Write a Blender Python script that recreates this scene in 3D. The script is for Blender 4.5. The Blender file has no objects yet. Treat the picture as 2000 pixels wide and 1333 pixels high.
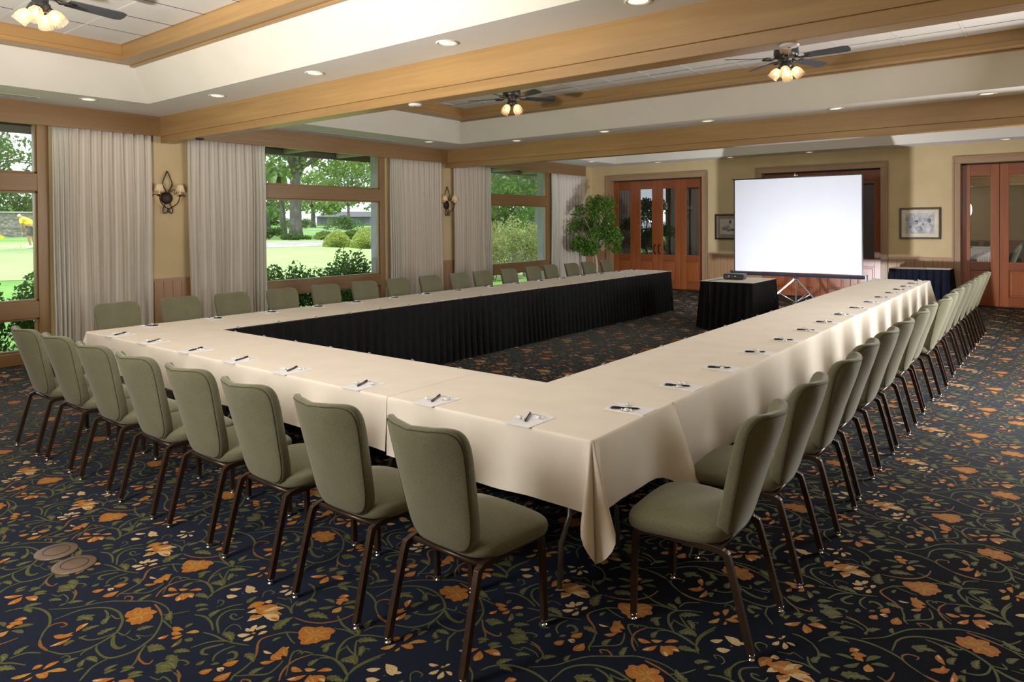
import bpy, math, random
import numpy as np
from mathutils import Vector, Matrix

# ---------------------------------------------------------------- camera, world, lights, exposure
SC = bpy.context.scene
COL = SC.collection
PI = math.pi

def link(o):
    COL.objects.link(o)
    return o

YAW, PITCH, ROLL = math.radians(37.992), math.radians(0.721), math.radians(-0.4107)
_fw = Vector((-math.sin(YAW), math.cos(YAW), 0)); _rt = Vector((math.cos(YAW), math.sin(YAW), 0)); _up = Vector((0, 0, 1))
_f2 = _fw * math.cos(PITCH) - _up * math.sin(PITCH); _u2 = _up * math.cos(PITCH) + _fw * math.sin(PITCH)
_r3 = _rt * math.cos(ROLL) + _u2 * math.sin(ROLL); _u3 = _u2 * math.cos(ROLL) - _rt * math.sin(ROLL)
cam_d = bpy.data.cameras.new('camera'); cam = link(bpy.data.objects.new('camera', cam_d))
cam_d.sensor_fit = 'HORIZONTAL'; cam_d.sensor_width = 36.0
cam_d.lens = 1361.86 * 36 / 2000
cam_d.shift_y = (456.43 - 666.5) / 2000
cam_d.clip_start = 0.05; cam_d.clip_end = 1000
M = Matrix(((_r3.x, _u3.x, -_f2.x, 6.709), (_r3.y, _u3.y, -_f2.y, -2.512), (_r3.z, _u3.z, -_f2.z, 1.668), (0, 0, 0, 1)))
cam.matrix_world = M
SC.camera = cam

SC.view_settings.view_transform = 'Standard'
SC.view_settings.look = 'None'
SC.view_settings.gamma = 1.0
SC.view_settings.use_curve_mapping = False
SC.view_settings.exposure = 1.18

w = bpy.data.worlds.new('sky'); SC.world = w; w.use_nodes = True
nt = w.node_tree; nt.nodes.clear()
bg = nt.nodes.new('ShaderNodeBackground'); wo = nt.nodes.new('ShaderNodeOutputWorld')
bg.inputs['Color'].default_value = (0.84, 0.92, 1.0, 1); bg.inputs['Strength'].default_value = 0.95
nt.links.new(bg.outputs[0], wo.inputs[0])

def lamp(name, kind, loc, energy, color=(1, 1, 1), aim=None, size=0.3, spot=None, blend=0.5, size_y=None):
    d = bpy.data.lights.new(name, kind); d.energy = energy; d.color = color
    if kind == 'AREA':
        d.size = size
        if size_y: d.shape = 'RECTANGLE'; d.size_y = size_y
    elif kind == 'SUN': d.angle = math.radians(0.6)
    else: d.shadow_soft_size = size
    if kind == 'SPOT': d.spot_size = math.radians(spot); d.spot_blend = blend
    o = link(bpy.data.objects.new(name, d)); o.location = loc
    if aim: o.rotation_euler = (Vector(aim) - Vector(loc)).to_track_quat('-Z', 'Y').to_euler()
    return o

lamp('sun', 'SUN', (0, 0, 20), 1.35, (1.0, 0.95, 0.84), aim=(-6, 6, 0))
# photographer's strobes: one on the floor behind the projector table, two by the right wall, one bounced into the near tray, one umbrella behind the camera
lamp('strobe_behind_projector_table', 'SPOT', (2.96, 9.34, 0.22), 250, (0.93, 0.95, 1.0), aim=(2.9, 13.78, 1.9), size=0.09, spot=150, blend=0.4)
lamp('strobe_by_right_wall', 'AREA', (8.1, 9.2, 1.7), 85, (1.0, 0.98, 0.95), aim=(2.6, 4.6, 1.9), size=1.0)
lamp('strobe_right_softbox', 'AREA', (8.2, 5.5, 1.7), 135, (1.0, 0.97, 0.93), aim=(5.0, 2.4, 0.8), size=1.9)
lamp('strobe_bounced_near_camera', 'SPOT', (2.5, -2.7, 1.5), 430, (1.0, 0.94, 0.87), aim=(1.7, -1.0, 3.7), size=0.12, spot=112, blend=0.6)

u_ = lamp('umbrella_behind_camera', 'AREA', (3.46, -3.4, 2.15), 48, (1.0, 0.96, 0.90), aim=(2.6, 3.5, 1.9), size=1.1)
u_.data.shape = 'DISK'

# ---------------------------------------------------------------- mesh helpers
class MB:
    def __init__(s): s.v = []; s.f = []; s.m = []; s.sm = []
    def add(s, vs, fs, mi=0, smooth=False):
        b = len(s.v); s.v.extend(vs)
        for f in fs: s.f.append(tuple(i + b for i in f)); s.m.append(mi); s.sm.append(smooth)
        return s
    def box(s, x0, x1, y0, y1, z0, z1, mi=0):
        vs = [(x, y, z) for z in (z0, z1) for y in (y0, y1) for x in (x0, x1)]
        return s.add(vs, [(0, 2, 3, 1), (4, 5, 7, 6), (0, 1, 5, 4), (2, 6, 7, 3), (0, 4, 6, 2), (1, 3, 7, 5)], mi)
    def quad(s, a, b, c, d, mi=0): return s.add([a, b, c, d], [(0, 1, 2, 3)], mi)
    def tube(s, pts, r, n=8, mi=0, cap=True, rot=0.0, smooth=True):
        P = [Vector(p) for p in pts]; R = r if isinstance(r, (list, tuple)) else [r] * len(P)
        vs = []; up = None
        for i, p in enumerate(P):
            t = (P[min(i + 1, len(P) - 1)] - P[max(i - 1, 0)]).normalized()
            if up is None:
                up = Vector((0, 0, 1)) if abs(t.z) < 0.9 else Vector((0, 1, 0))
            a = (up - t * up.dot(t)).normalized(); b = t.cross(a); up = a
            for k in range(n):
                q = 2 * PI * k / n + rot
                vs.append(tuple(p + (a * math.cos(q) + b * math.sin(q)) * R[i]))
        fs = []
        for i in range(len(P) - 1):
            for k in range(n):
                k2 = (k + 1) % n
                fs.append((i * n + k, i * n + k2, (i + 1) * n + k2, (i + 1) * n + k))
        if cap:
            fs.append(tuple(range(n - 1, -1, -1))); fs.append(tuple((len(P) - 1) * n + k for k in range(n)))
        return s.add(vs, fs, mi, smooth)
    def lathe(s, prof, n=16, c=(0, 0, 0), mi=0, smooth=True, axis='z'):
        vs = []
        for (r, z) in prof:
            for k in range(n):
                q = 2 * PI * k / n
                a, b = r * math.cos(q), r * math.sin(q)
                p = (a, b, z) if axis == 'z' else ((a, z, b) if axis == 'y' else (z, a, b))
                vs.append((c[0] + p[0], c[1] + p[1], c[2] + p[2]))
        fs = []
        for i in range(len(prof) - 1):
            for k in range(n):
                k2 = (k + 1) % n; fs.append((i * n + k, i * n + k2, (i + 1) * n + k2, (i + 1) * n + k))
        fs.append(tuple(range(n - 1, -1, -1))); fs.append(tuple((len(prof) - 1) * n + k for k in range(n)))
        return s.add(vs, fs, mi, smooth)
    def grid(s, fn, nu, nv, mi=0, smooth=True, closed_u=False):
        vs = [tuple(fn(i / (nu if closed_u else nu - 1), j / (nv - 1))) for j in range(nv) for i in range(nu)]
        fs = []
        for j in range(nv - 1):
            for i in range(nu if closed_u else nu - 1):
                i2 = (i + 1) % nu
                m = mi(i / nu, j / nv) if callable(mi) else mi
                s_f = (j * nu + i, j * nu + i2, (j + 1) * nu + i2, (j + 1) * nu + i)
                fs.append((s_f, m))
        b = len(s.v); s.v.extend(vs)
        for f, m in fs: s.f.append(tuple(k + b for k in f)); s.m.append(m); s.sm.append(smooth)
        return s
    def mesh(s, name, mats):
        me = bpy.data.meshes.new(name); me.from_pydata(s.v, [], s.f)
        for m in (mats if isinstance(mats, (list, tuple)) else [mats]): me.materials.append(m)
        me.polygons.foreach_set('material_index', s.m); me.polygons.foreach_set('use_smooth', s.sm); me.update()
        return me
    def build(s, name, mats, parent=None, bevel=0, seg=2):
        o = link(bpy.data.objects.new(name, s.mesh(name, mats)))
        if parent: o.parent = parent
        if bevel:
            b = o.modifiers.new('bevel', 'BEVEL'); b.width = bevel; b.segments = seg; b.limit_method = 'ANGLE'; b.angle_limit = math.radians(40)
        return o

def place(name, me, parent=None, loc=(0, 0, 0), rz=0.0):
    o = link(bpy.data.objects.new(name, me)); o.location = loc; o.rotation_euler = (0, 0, rz)
    if parent: o.parent = parent
    return o
def tag(o, label, cat=None, group=None, kind=None):
    o['label'] = label
    if cat: o['category'] = cat
    if group: o['group'] = group
    if kind: o['kind'] = kind
    return o
def thing(name, label, cat, loc=(0, 0, 0), rz=0.0, group=None):
    o = link(bpy.data.objects.new(name, None)); o.location = loc; o.rotation_euler = (0, 0, rz); o.empty_display_size = 0.1
    return tag(o, label, cat, group)
def dup(root, loc, rz, label, group=None):
    r = root.copy(); link(r); r.location = loc; r.rotation_euler = (0, 0, rz); r['label'] = label
    if group: r['group'] = group
    for ch in list(root.children):
        c = ch.copy(); link(c); c.parent = r
        for g in list(ch.children):
            d = g.copy(); link(d); d.parent = c
    return r
ORD = ['first', 'second', 'third', 'fourth', 'fifth', 'sixth', 'seventh', 'eighth', 'ninth', 'tenth', 'eleventh', 'twelfth', 'thirteenth', 'fourteenth', 'fifteenth', 'sixteenth']

# ---------------------------------------------------------------- materials
def new_mat(name):
    m = bpy.data.materials.new(name); m.use_nodes = True
    n = m.node_tree; return m, n, n.nodes['Principled BSDF']
def mixcol(n, fac, a, b):
    x = n.nodes.new('ShaderNodeMix'); x.data_type = 'RGBA'
    if hasattr(fac, 'links') or hasattr(fac, 'is_output'): n.links.new(fac, x.inputs[0])
    else: x.inputs[0].default_value = fac
    for v, k in ((a, 6), (b, 7)):
        if hasattr(v, 'is_output'): n.links.new(v, x.inputs[k])
        else: x.inputs[k].default_value = (*v, 1)
    return x.outputs[2]
def coords(n, scale=(1, 1, 1), kind='Object'):
    t = n.nodes.new('ShaderNodeTexCoord'); mp = n.nodes.new('ShaderNodeMapping'); mp.inputs['Scale'].default_value = scale
    n.links.new(t.outputs[kind], mp.inputs[0]); return mp.outputs[0]
def noise(n, vec, scale, detail=3, rough=0.55):
    t = n.nodes.new('ShaderNodeTexNoise'); t.inputs['Scale'].default_value = scale; t.inputs['Detail'].default_value = detail
    t.inputs['Roughness'].default_value = rough; n.links.new(vec, t.inputs['Vector']); return t.outputs['Fac']
def ramp(n, fac, stops):
    r = n.nodes.new('ShaderNodeValToRGB'); n.links.new(fac, r.inputs[0])
    while len(r.color_ramp.elements) < len(stops): r.color_ramp.elements.new(0.5)
    for e, (p, c) in zip(r.color_ramp.elements, stops): e.position = p; e.color = (*c, 1)
    return r.outputs[0]
def bump(n, bs, h, strength, dist):
    b = n.nodes.new('ShaderNodeBump'); b.inputs['Strength'].default_value = strength; b.inputs['Distance'].default_value = dist
    n.links.new(h, b.inputs['Height']); n.links.new(b.outputs[0], bs.inputs['Normal'])
def plain(name, col, rough=0.6, var=0.12, scale=6, metal=0.0, bmp=0.0, bscale=200, spec=0.5, coat=0.0):
    m, n, b = new_mat(name)
    v = coords(n); f = noise(n, v, scale)
    lo = tuple(c * (1 - var) for c in col); hi = tuple(min(1, c * (1 + var)) for c in col)
    n.links.new(ramp(n, f, [(0.3, lo), (0.7, hi)]), b.inputs['Base Color'])
    b.inputs['Roughness'].default_value = rough; b.inputs['Metallic'].default_value = metal; b.inputs['Specular IOR Level'].default_value = spec
    if coat: b.inputs['Coat Weight'].default_value = coat; b.inputs['Coat Roughness'].default_value = 0.15
    if bmp: bump(n, b, noise(n, v, bscale, 2), bmp, 0.003)
    return m
def wood(name, c1, c2, axis='x', rough=0.4, gs=1.0, coat=0.25):
    m, n, b = new_mat(name)
    st = {'x': (1.2, 22, 22), 'y': (22, 1.2, 22), 'z': (22, 22, 1.2)}[axis]
    v = coords(n, tuple(k * gs for k in st)); f = noise(n, v, 1.0, 6, 0.65)
    st2 = {'x': (0.35, 3, 3), 'y': (3, 0.35, 3), 'z': (3, 3, 0.35)}[axis]
    f2 = noise(n, coords(n, st2), 1.3, 2)
    a = ramp(n, f, [(0.32, c1), (0.68, c2)])
    d = ramp(n, f2, [(0.3, tuple(c * 0.82 for c in c1)), (0.75, tuple(min(1, c * 1.1) for c in c2))])
    n.links.new(mixcol(n, 0.45, a, d), b.inputs['Base Color'])
    b.inputs['Roughness'].default_value = rough; b.inputs['Coat Weight'].default_value = coat; b.inputs['Coat Roughness'].default_value = 0.25
    bump(n, b, f, 0.06, 0.002)
    return m
def emit(name, col, strength):
    m, n, b = new_mat(name); b.inputs['Base Color'].default_value = (*col, 1)
    b.inputs['Emission Color'].default_value = (*col, 1); b.inputs['Emission Strength'].default_value = strength
    return m
def leafmat(name, c1, c2, c3, scale=3.0, rough=0.45):
    m, n, b = new_mat(name)
    v = coords(n); f = noise(n, v, scale, 4, 0.7)
    n.links.new(ramp(n, f, [(0.3, c1), (0.5, c2), (0.72, c3)]), b.inputs['Base Color'])
    b.inputs['Roughness'].default_value = rough
    out = n.nodes['Material Output']; tr = n.nodes.new('ShaderNodeBsdfTranslucent'); mx = n.nodes.new('ShaderNodeMixShader')
    tr.inputs['Color'].default_value = (*[min(1, c * 1.5) for c in c3], 1); mx.inputs[0].default_value = 0.25
    n.links.new(b.outputs[0], mx.inputs[1]); n.links.new(tr.outputs[0], mx.inputs[2]); n.links.new(mx.outputs[0], out.inputs[0])
    return m
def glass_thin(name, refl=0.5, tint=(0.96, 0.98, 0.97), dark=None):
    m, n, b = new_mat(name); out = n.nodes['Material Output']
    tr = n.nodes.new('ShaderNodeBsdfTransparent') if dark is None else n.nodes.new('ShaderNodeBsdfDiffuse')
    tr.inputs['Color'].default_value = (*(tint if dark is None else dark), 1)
    gl = n.nodes.new('ShaderNodeBsdfGlossy'); gl.inputs['Roughness'].default_value = 0.0; gl.inputs['Color'].default_value = (0.95, 0.97, 1, 1)
    fr = n.nodes.new('ShaderNodeLayerWeight'); pw = n.nodes.new('ShaderNodeMath'); pw.operation = 'POWER'; pw.inputs[1].default_value = 4.0; n.links.new(fr.outputs['Facing'], pw.inputs[0])
    ml = n.nodes.new('ShaderNodeMath'); ml.operation = 'MULTIPLY_ADD'; ml.inputs[1].default_value = 0.9; ml.inputs[2].default_value = refl
    n.links.new(pw.outputs[0], ml.inputs[0]); ml.use_clamp = True
    mx = n.nodes.new('ShaderNodeMixShader'); n.links.new(ml.outputs[0], mx.inputs[0]); n.links.new(tr.outputs[0], mx.inputs[1]); n.links.new(gl.outputs[0], mx.inputs[2])
    n.links.new(mx.outputs[0], out.inputs[0])
    return m

OAK1, OAK2 = (0.30, 0.165, 0.062), (0.47, 0.27, 0.105)
M_beam = wood('honey oak beam', (0.325, 0.19, 0.072), (0.455, 0.28, 0.11), 'x')
M_beam_y = wood('honey oak cross grain', (0.32, 0.18, 0.065), (0.46, 0.265, 0.10), 'y')
M_val = wood('oak valance', (0.225, 0.126, 0.050), (0.315, 0.185, 0.078), 'y')
M_frame_y = wood('oak window rail', (0.235, 0.132, 0.052), (0.33, 0.195, 0.080), 'y')
M_frame_z = wood('oak window stile', (0.235, 0.132, 0.052), (0.33, 0.195, 0.080), 'z')
M_pale_z = wood('pale oak casing upright', (0.33, 0.205, 0.115), (0.43, 0.275, 0.16), 'z', 0.5, 1, 0.1)
M_pale_x = wood('pale oak casing header', (0.33, 0.205, 0.115), (0.43, 0.275, 0.16), 'x', 0.5, 1, 0.1)
M_plank = wood('oak wainscot plank', (0.36, 0.20, 0.10), (0.46, 0.27, 0.145), 'z', 0.5, 1, 0.1)
M_door_z = wood('red cherry stile', (0.26, 0.062, 0.014), (0.40, 0.11, 0.024), 'z', 0.35, 1, 0.2)
M_door_x = wood('red cherry rail', (0.205, 0.045, 0.011), (0.32, 0.08, 0.018), 'x', 0.35, 1, 0.2)
M_wall = plain('mustard wall paint', (0.62, 0.485, 0.275), 0.8, 0.05, 3, bmp=0.08, bscale=350)
M_ceil = plain('white ceiling paint', (0.76, 0.735, 0.69), 0.85, 0.03, 2)
M_cove = plain('cream cove paint', (0.76, 0.725, 0.645), 0.85, 0.03, 2)
M_tile = plain('ceiling tile', (0.72, 0.69, 0.66), 0.9, 0.10, 260, bmp=0.2, bscale=400)
M_bar = plain('white grid bar', (0.75, 0.74, 0.72), 0.5)
M_dark = plain('dark gap', (0.03, 0.028, 0.025), 0.8)
M_cloth = plain('ecru table linen', (0.80, 0.735, 0.645), 0.85, 0.035, 5, bmp=0.12, bscale=9)
M_black = plain('black skirting', (0.0085, 0.009, 0.010), 0.8, 0.25, 12, spec=0.12)
M_navy = plain('navy skirting', (0.006, 0.008, 0.018), 0.8, 0.3, 12, spec=0.15)
M_bronze = plain('bronze chair leg', (0.060, 0.036, 0.023), 0.38, 0.2, 20, metal=0.55)
M_chrome = plain('chrome', (0.8, 0.8, 0.82), 0.12, 0.02, 5, metal=1.0)
M_alu = plain('brushed aluminium', (0.75, 0.76, 0.78), 0.3, 0.04, 5, metal=0.9)
M_paper = plain('white paper', (0.84, 0.84, 0.88), 0.7, 0.02, 30)
M_print = plain('grey print', (0.30, 0.30, 0.36), 0.7, 0.1, 30)
M_pen = plain('black pen barrel', (0.012, 0.010, 0.012), 0.3, 0.1, 30)
M_mint = plain('clear mint wrapper', (0.82, 0.82, 0.80), 0.25, 0.08, 80, coat=0.5)
M_blackplastic = plain('black plastic', (0.02, 0.02, 0.022), 0.4, 0.2, 20)
M_grayplastic = plain('grey plastic', (0.18, 0.18, 0.19), 0.4, 0.1, 20)
M_iron = plain('dark rust iron', (0.045, 0.026, 0.02), 0.5, 0.3, 40, metal=0.5)
M_glass = glass_thin('window glass', 0.03)
M_glass_door = glass_thin('reflective door glass', 0.30, dark=(0.012, 0.013, 0.014))  # dark base colour paints in the unlit room behind the panes
M_screen = plain('white screen fabric', (0.60, 0.62, 0.68), 0.85, 0.02, 2)

def fabric_chair():
    m, n, b = new_mat('olive woven upholstery')
    v = coords(n); t = coords(n, (260, 260, 260))
    vo = n.nodes.new('ShaderNodeTexVoronoi'); n.links.new(t, vo.inputs['Vector']); vo.inputs['Scale'].default_value = 1.0
    f = noise(n, v, 9, 3)
    base = ramp(n, f, [(0.3, (0.140, 0.138, 0.080)), (0.7, (0.168, 0.165, 0.098))])
    weave = ramp(n, vo.outputs['Distance'], [(0.1, (0.225, 0.22, 0.135)), (0.8, (0.082, 0.081, 0.046))])
    n.links.new(mixcol(n, 0.4, base, weave), b.inputs['Base Color'])
    b.inputs['Roughness'].default_value = 0.9; b.inputs['Sheen Weight'].default_value = 0.25; b.inputs['Sheen Roughness'].default_value = 0.4
    bump(n, b, vo.outputs['Distance'], 0.35, 0.0015)
    return m
M_olive = fabric_chair()
M_piping = plain('dark olive piping', (0.055, 0.052, 0.03), 0.8)
def curtain_mat(name, c1, c2):
    m, n, b = new_mat(name)
    uv = n.nodes.new('ShaderNodeUVMap'); uv.uv_map = 'uv'
    wv = n.nodes.new('ShaderNodeTexWave'); wv.wave_type = 'BANDS'; wv.bands_direction = 'X'; wv.inputs['Scale'].default_value = 7.0; wv.inputs['Distortion'].default_value = 0.0
    n.links.new(uv.outputs[0], wv.inputs['Vector'])
    n.links.new(ramp(n, wv.outputs['Fac'], [(0.35, c1), (0.65, c2)]), b.inputs['Base Color']); b.inputs['Roughness'].default_value = 0.9
    b.inputs['Sheen Weight'].default_value = 0.1
    out = n.nodes['Material Output']; tr = n.nodes.new('ShaderNodeBsdfTranslucent'); mx = n.nodes.new('ShaderNodeMixShader')
    tr.inputs['Color'].default_value = (*c2, 1); mx.inputs[0].default_value = 0.12
    n.links.new(b.outputs[0], mx.inputs[1]); n.links.new(tr.outputs[0], mx.inputs[2]); n.links.new(mx.outputs[0], out.inputs[0])
    return m
M_curt = curtain_mat('striped beige curtain', (0.68, 0.61, 0.53), (0.79, 0.73, 0.65))
M_lining = curtain_mat('white curtain lining', (0.76, 0.74, 0.66), (0.82, 0.80, 0.72))
# ---------------------------------------------------------------- room dimensions (metres)
XW, XR = -3.16, 8.32            # window wall, right wall
YB, YF = -3.66, 13.78           # wall behind the camera, far wall
ZS = 3.205                      # flat soffit height
ZB, ZST = 2.842, 2.936
BEAMS = [2.245, 8.062]          # beam centre lines
TX0, TX1 = -2.19, 7.35          # tray openings in x
TRAYS = [(-3.0, 1.566), (2.97, 7.33), (8.80, 13.15)]
ZCOVE, ZTILE = 3.568, 3.743
ROOF = 3.95

# ---------------------------------------------------------------- floor with the woven floral carpet
def carpet_mat(name, c, v=0.5):
    c = tuple(0.78 * k for k in c)
    m, n, b = new_mat(name)
    f = noise(n, coords(n), 170, 2, 0.6); f2 = noise(n, coords(n), 28, 2)
    a = ramp(n, f, [(0.25, tuple(k * (1 - v) for k in c)), (0.75, tuple(k * (1 + v) for k in c))])
    d = ramp(n, f2, [(0.3, tuple(k * 0.8 for k in c)), (0.7, tuple(k * 1.2 for k in c))])
    n.links.new(mixcol(n, 0.4, a, d), b.inputs['Base Color']); b.inputs['Roughness'].default_value = 0.95
    b.inputs['Specular IOR Level'].default_value = 0.15; b.inputs['Sheen Weight'].default_value = 0.05
    bump(n, b, f, 0.4, 0.004); return m
CARPET = [carpet_mat('navy carpet pile', (0.0095, 0.0145, 0.030)), carpet_mat('olive green carpet pile', (0.100, 0.104, 0.034)),
          carpet_mat('rust orange carpet pile', (0.42, 0.150, 0.022)), carpet_mat('gold carpet pile', (0.46, 0.25, 0.05)), carpet_mat('cream carpet pile', (0.62, 0.44, 0.22)),
          carpet_mat('pale olive carpet pile', (0.17, 0.165, 0.06)), carpet_mat('russet vine carpet pile', (0.24, 0.10, 0.026))]
VINES=[(0,11,[(0.109,-0.304),(0.128,-0.256),(0.175,-0.215),(0.232,-0.197),(0.3,-0.197),(0.375,-0.222),(0.42,-0.258),(0.47,-0.288)]),(1,12,[(0.47,-0.288),(0.518,-0.301),(0.576,-0.296)]),(0,11,[(0.576,-0.296),(0.647,-0.269),(0.679,-0.226),(0.69,-0.178),(0.68,-0.12),(0.661,-0.075),(0.618,-0.038),(0.575,-0.016),(0.506,-0.003),(0.436,-0.017),(0.381,-0.059),(0.355,-0.108),(0.352,-0.148),(0.351,-0.196)]),(0,8,[(0.24,-0.181),(0.312,-0.111),(0.347,-0.046),(0.39,0.017),(0.477,0.083),(0.533,0.126),(0.607,0.142),(0.674,0.135),(0.778,0.093)]),(1,10,[(0.568,0.122),(0.633,0.113),(0.687,0.097)]),(0,11,[(0.687,0.097),(0.738,0.071),(0.807,0.011),(0.834,-0.036),(0.85,-0.088),(0.843,-0.132),(0.82,-0.169),(0.769,-0.18),(0.716,-0.174),(0.699,-0.163)]),(0,9,[(0.88,-0.293),(0.854,-0.264),(0.827,-0.227),(0.82,-0.169)]),(0,9,[(0.847,-0.042),(0.881,-0.079),(0.93,-0.119),(0.943,-0.146)]),(1,9,[(0.881,-0.079),(0.916,-0.099),(0.963,-0.101),(0.98,-0.088),(0.969,-0.07)]),(0,16,[(0.677,-0.089),(0.706,-0.108),(0.751,-0.123),(0.787,-0.116),(0.785,-0.089)]),(1,8,[(0.396,-0.233),(0.388,-0.208),(0.405,-0.182),(0.438,-0.179),(0.436,-0.203)]),(0,10,[(0.442,-0.032),(0.493,-0.041),(0.547,-0.074)]),(0,8,[(0.503,-0.033),(0.555,-0.031),(0.567,-0.012)]),(0,9,[(0.574,-0.184),(0.624,-0.17),(0.649,-0.144),(0.659,-0.111),(0.661,-0.075)]),(0,8,[(0.665,-0.072),(0.709,-0.064),(0.692,-0.034)]),(0,7,[(0.678,0.1),(0.717,0.139),(0.745,0.189)]),(0,8,[(0.708,0.085),(0.761,0.081),(0.816,0.078)]),(0,8,[(0.248,-0.131),(0.241,-0.086),(0.193,-0.06),(0.154,-0.058)]),(0,7,[(0.108,-0.125),(0.152,-0.113),(0.151,-0.093),(0.206,-0.092),(0.235,-0.111)]),(0,6,[(0.722,-0.062),(0.776,-0.055),(0.781,-0.035),(0.747,-0.035),(0.786,-0.014),(0.797,0.012)]),(0,6,[(0.672,-0.285),(0.67,-0.264),(0.696,-0.259),(0.695,-0.283)]),(0,9,[(1.04,-0.035),(1.049,-0.013),(1.07,0.003),(1.099,0.003),(1.096,-0.014)]),(1,8,[(1.104,-0.044),(1.147,-0.054),(1.169,-0.072)]),(1,8,[(0.418,0.059),(0.399,0.075),(0.425,0.089),(0.451,0.074),(0.446,0.059)]),(0,7,[(0.715,-0.229),(0.701,-0.217),(0.696,-0.197),(0.697,-0.177)]),(0,10,[(0.928,0.342),(0.884,0.303),(0.882,0.264),(0.913,0.223),(0.969,0.194),(1.005,0.178)]),(0,11,[(0.792,0.186),(0.843,0.206),(0.905,0.199),(0.966,0.174)]),(0,9,[(0.867,0.215),(0.847,0.266),(0.855,0.32),(0.881,0.36)]),(0,9,[(0.947,0.142),(1.002,0.158),(1.065,0.165),(1.115,0.178)]),(0,9,[(1.009,0.057),(1.031,0.122),(1.077,0.166),(1.115,0.178),(1.179,0.207)]),(0,9,[(1.266,0.381),(1.222,0.352),(1.192,0.303)]),(1,10,[(1.192,0.303),(1.181,0.262),(1.204,0.23),(1.247,0.199),(1.277,0.168)]),(0,9,[(1.277,0.168),(1.298,0.11),(1.306,0.067),(1.323,0.045)]),(1,9,[(1.156,0.435),(1.22,0.447),(1.278,0.478),(1.315,0.524),(1.331,0.568),(1.334,0.617)]),(0,9,[(1.12,0.445),(1.074,0.477),(1.053,0.521)]),(0,9,[(1.12,0.445),(1.06,0.466),(0.991,0.454)]),(0,10,[(1.289,0.555),(1.367,0.524),(1.442,0.519)]),(0,9,[(1.468,0.548),(1.477,0.598),(1.525,0.635)]),(0,9,[(1.352,0.486),(1.405,0.509),(1.471,0.516),(1.509,0.544),(1.566,0.571)]),(0,11,[(1.471,0.516),(1.459,0.465),(1.487,0.405),(1.526,0.366)]),(1,9,[(1.465,0.154),(1.437,0.181),(1.414,0.221),(1.408,0.268),(1.427,0.321)]),(0,9,[(1.427,0.321),(1.472,0.347),(1.528,0.359),(1.585,0.351),(1.638,0.327),(1.662,0.304)]),(0,9,[(1.642,0.324),(1.625,0.374),(1.632,0.439),(1.652,0.5)]),(0,9,[(1.046,0.619),(1.003,0.64),(0.963,0.642)]),(0,8,[(1.046,0.619),(1.081,0.572),(1.091,0.5)]),(0,9,[(0.715,0.284),(0.685,0.333),(0.681,0.406),(0.702,0.477)]),(0,9,[(0.677,0.328),(0.621,0.349),(0.557,0.356),(0.52,0.328)]),(0,8,[(0.585,0.355),(0.548,0.394),(0.542,0.436)]),(0,9,[(0.973,0.305),(0.967,0.273),(0.93,0.272),(0.919,0.292),(0.946,0.294)]),(0,6,[(1.027,0.178),(0.998,0.216),(0.994,0.248),(1.023,0.257),(1.053,0.249)]),(0,6,[(0.784,0.296),(0.765,0.312),(0.79,0.321),(0.813,0.298),(0.808,0.274)]),(0,9,[(1.162,0.066),(1.134,0.09),(1.126,0.13),(1.139,0.172)]),(0,14,[(1.199,0.101),(1.211,0.126),(1.189,0.147),(1.165,0.144),(1.162,0.126)]),(0,14,[(1.09,0.151),(1.068,0.11),(1.061,0.081),(1.083,0.066),(1.107,0.077)]),(0,8,[(1.461,0.185),(1.367,0.275),(1.364,0.304),(1.381,0.309),(1.38,0.293)]),(0,8,[(1.428,0.33),(1.39,0.316),(1.397,0.298)]),(0,8,[(1.486,0.444),(1.528,0.429),(1.587,0.42)]),(0,8,[(1.494,0.491),(1.534,0.449),(1.571,0.423)]),(0,6,[(1.591,0.43),(1.566,0.466),(1.579,0.484),(1.583,0.471)]),(0,8,[(1.306,0.067),(1.347,0.105),(1.394,0.148),(1.39,0.195),(1.372,0.233)]),(0,7,[(0.899,0.444),(0.869,0.474),(0.875,0.499),(0.905,0.5),(0.909,0.483)]),(0,6,[(0.952,0.484),(0.994,0.496),(1.004,0.514),(1.046,0.495)]),(0,7,[(1.213,0.353),(1.243,0.342),(1.29,0.328),(1.319,0.326)])]
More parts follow.
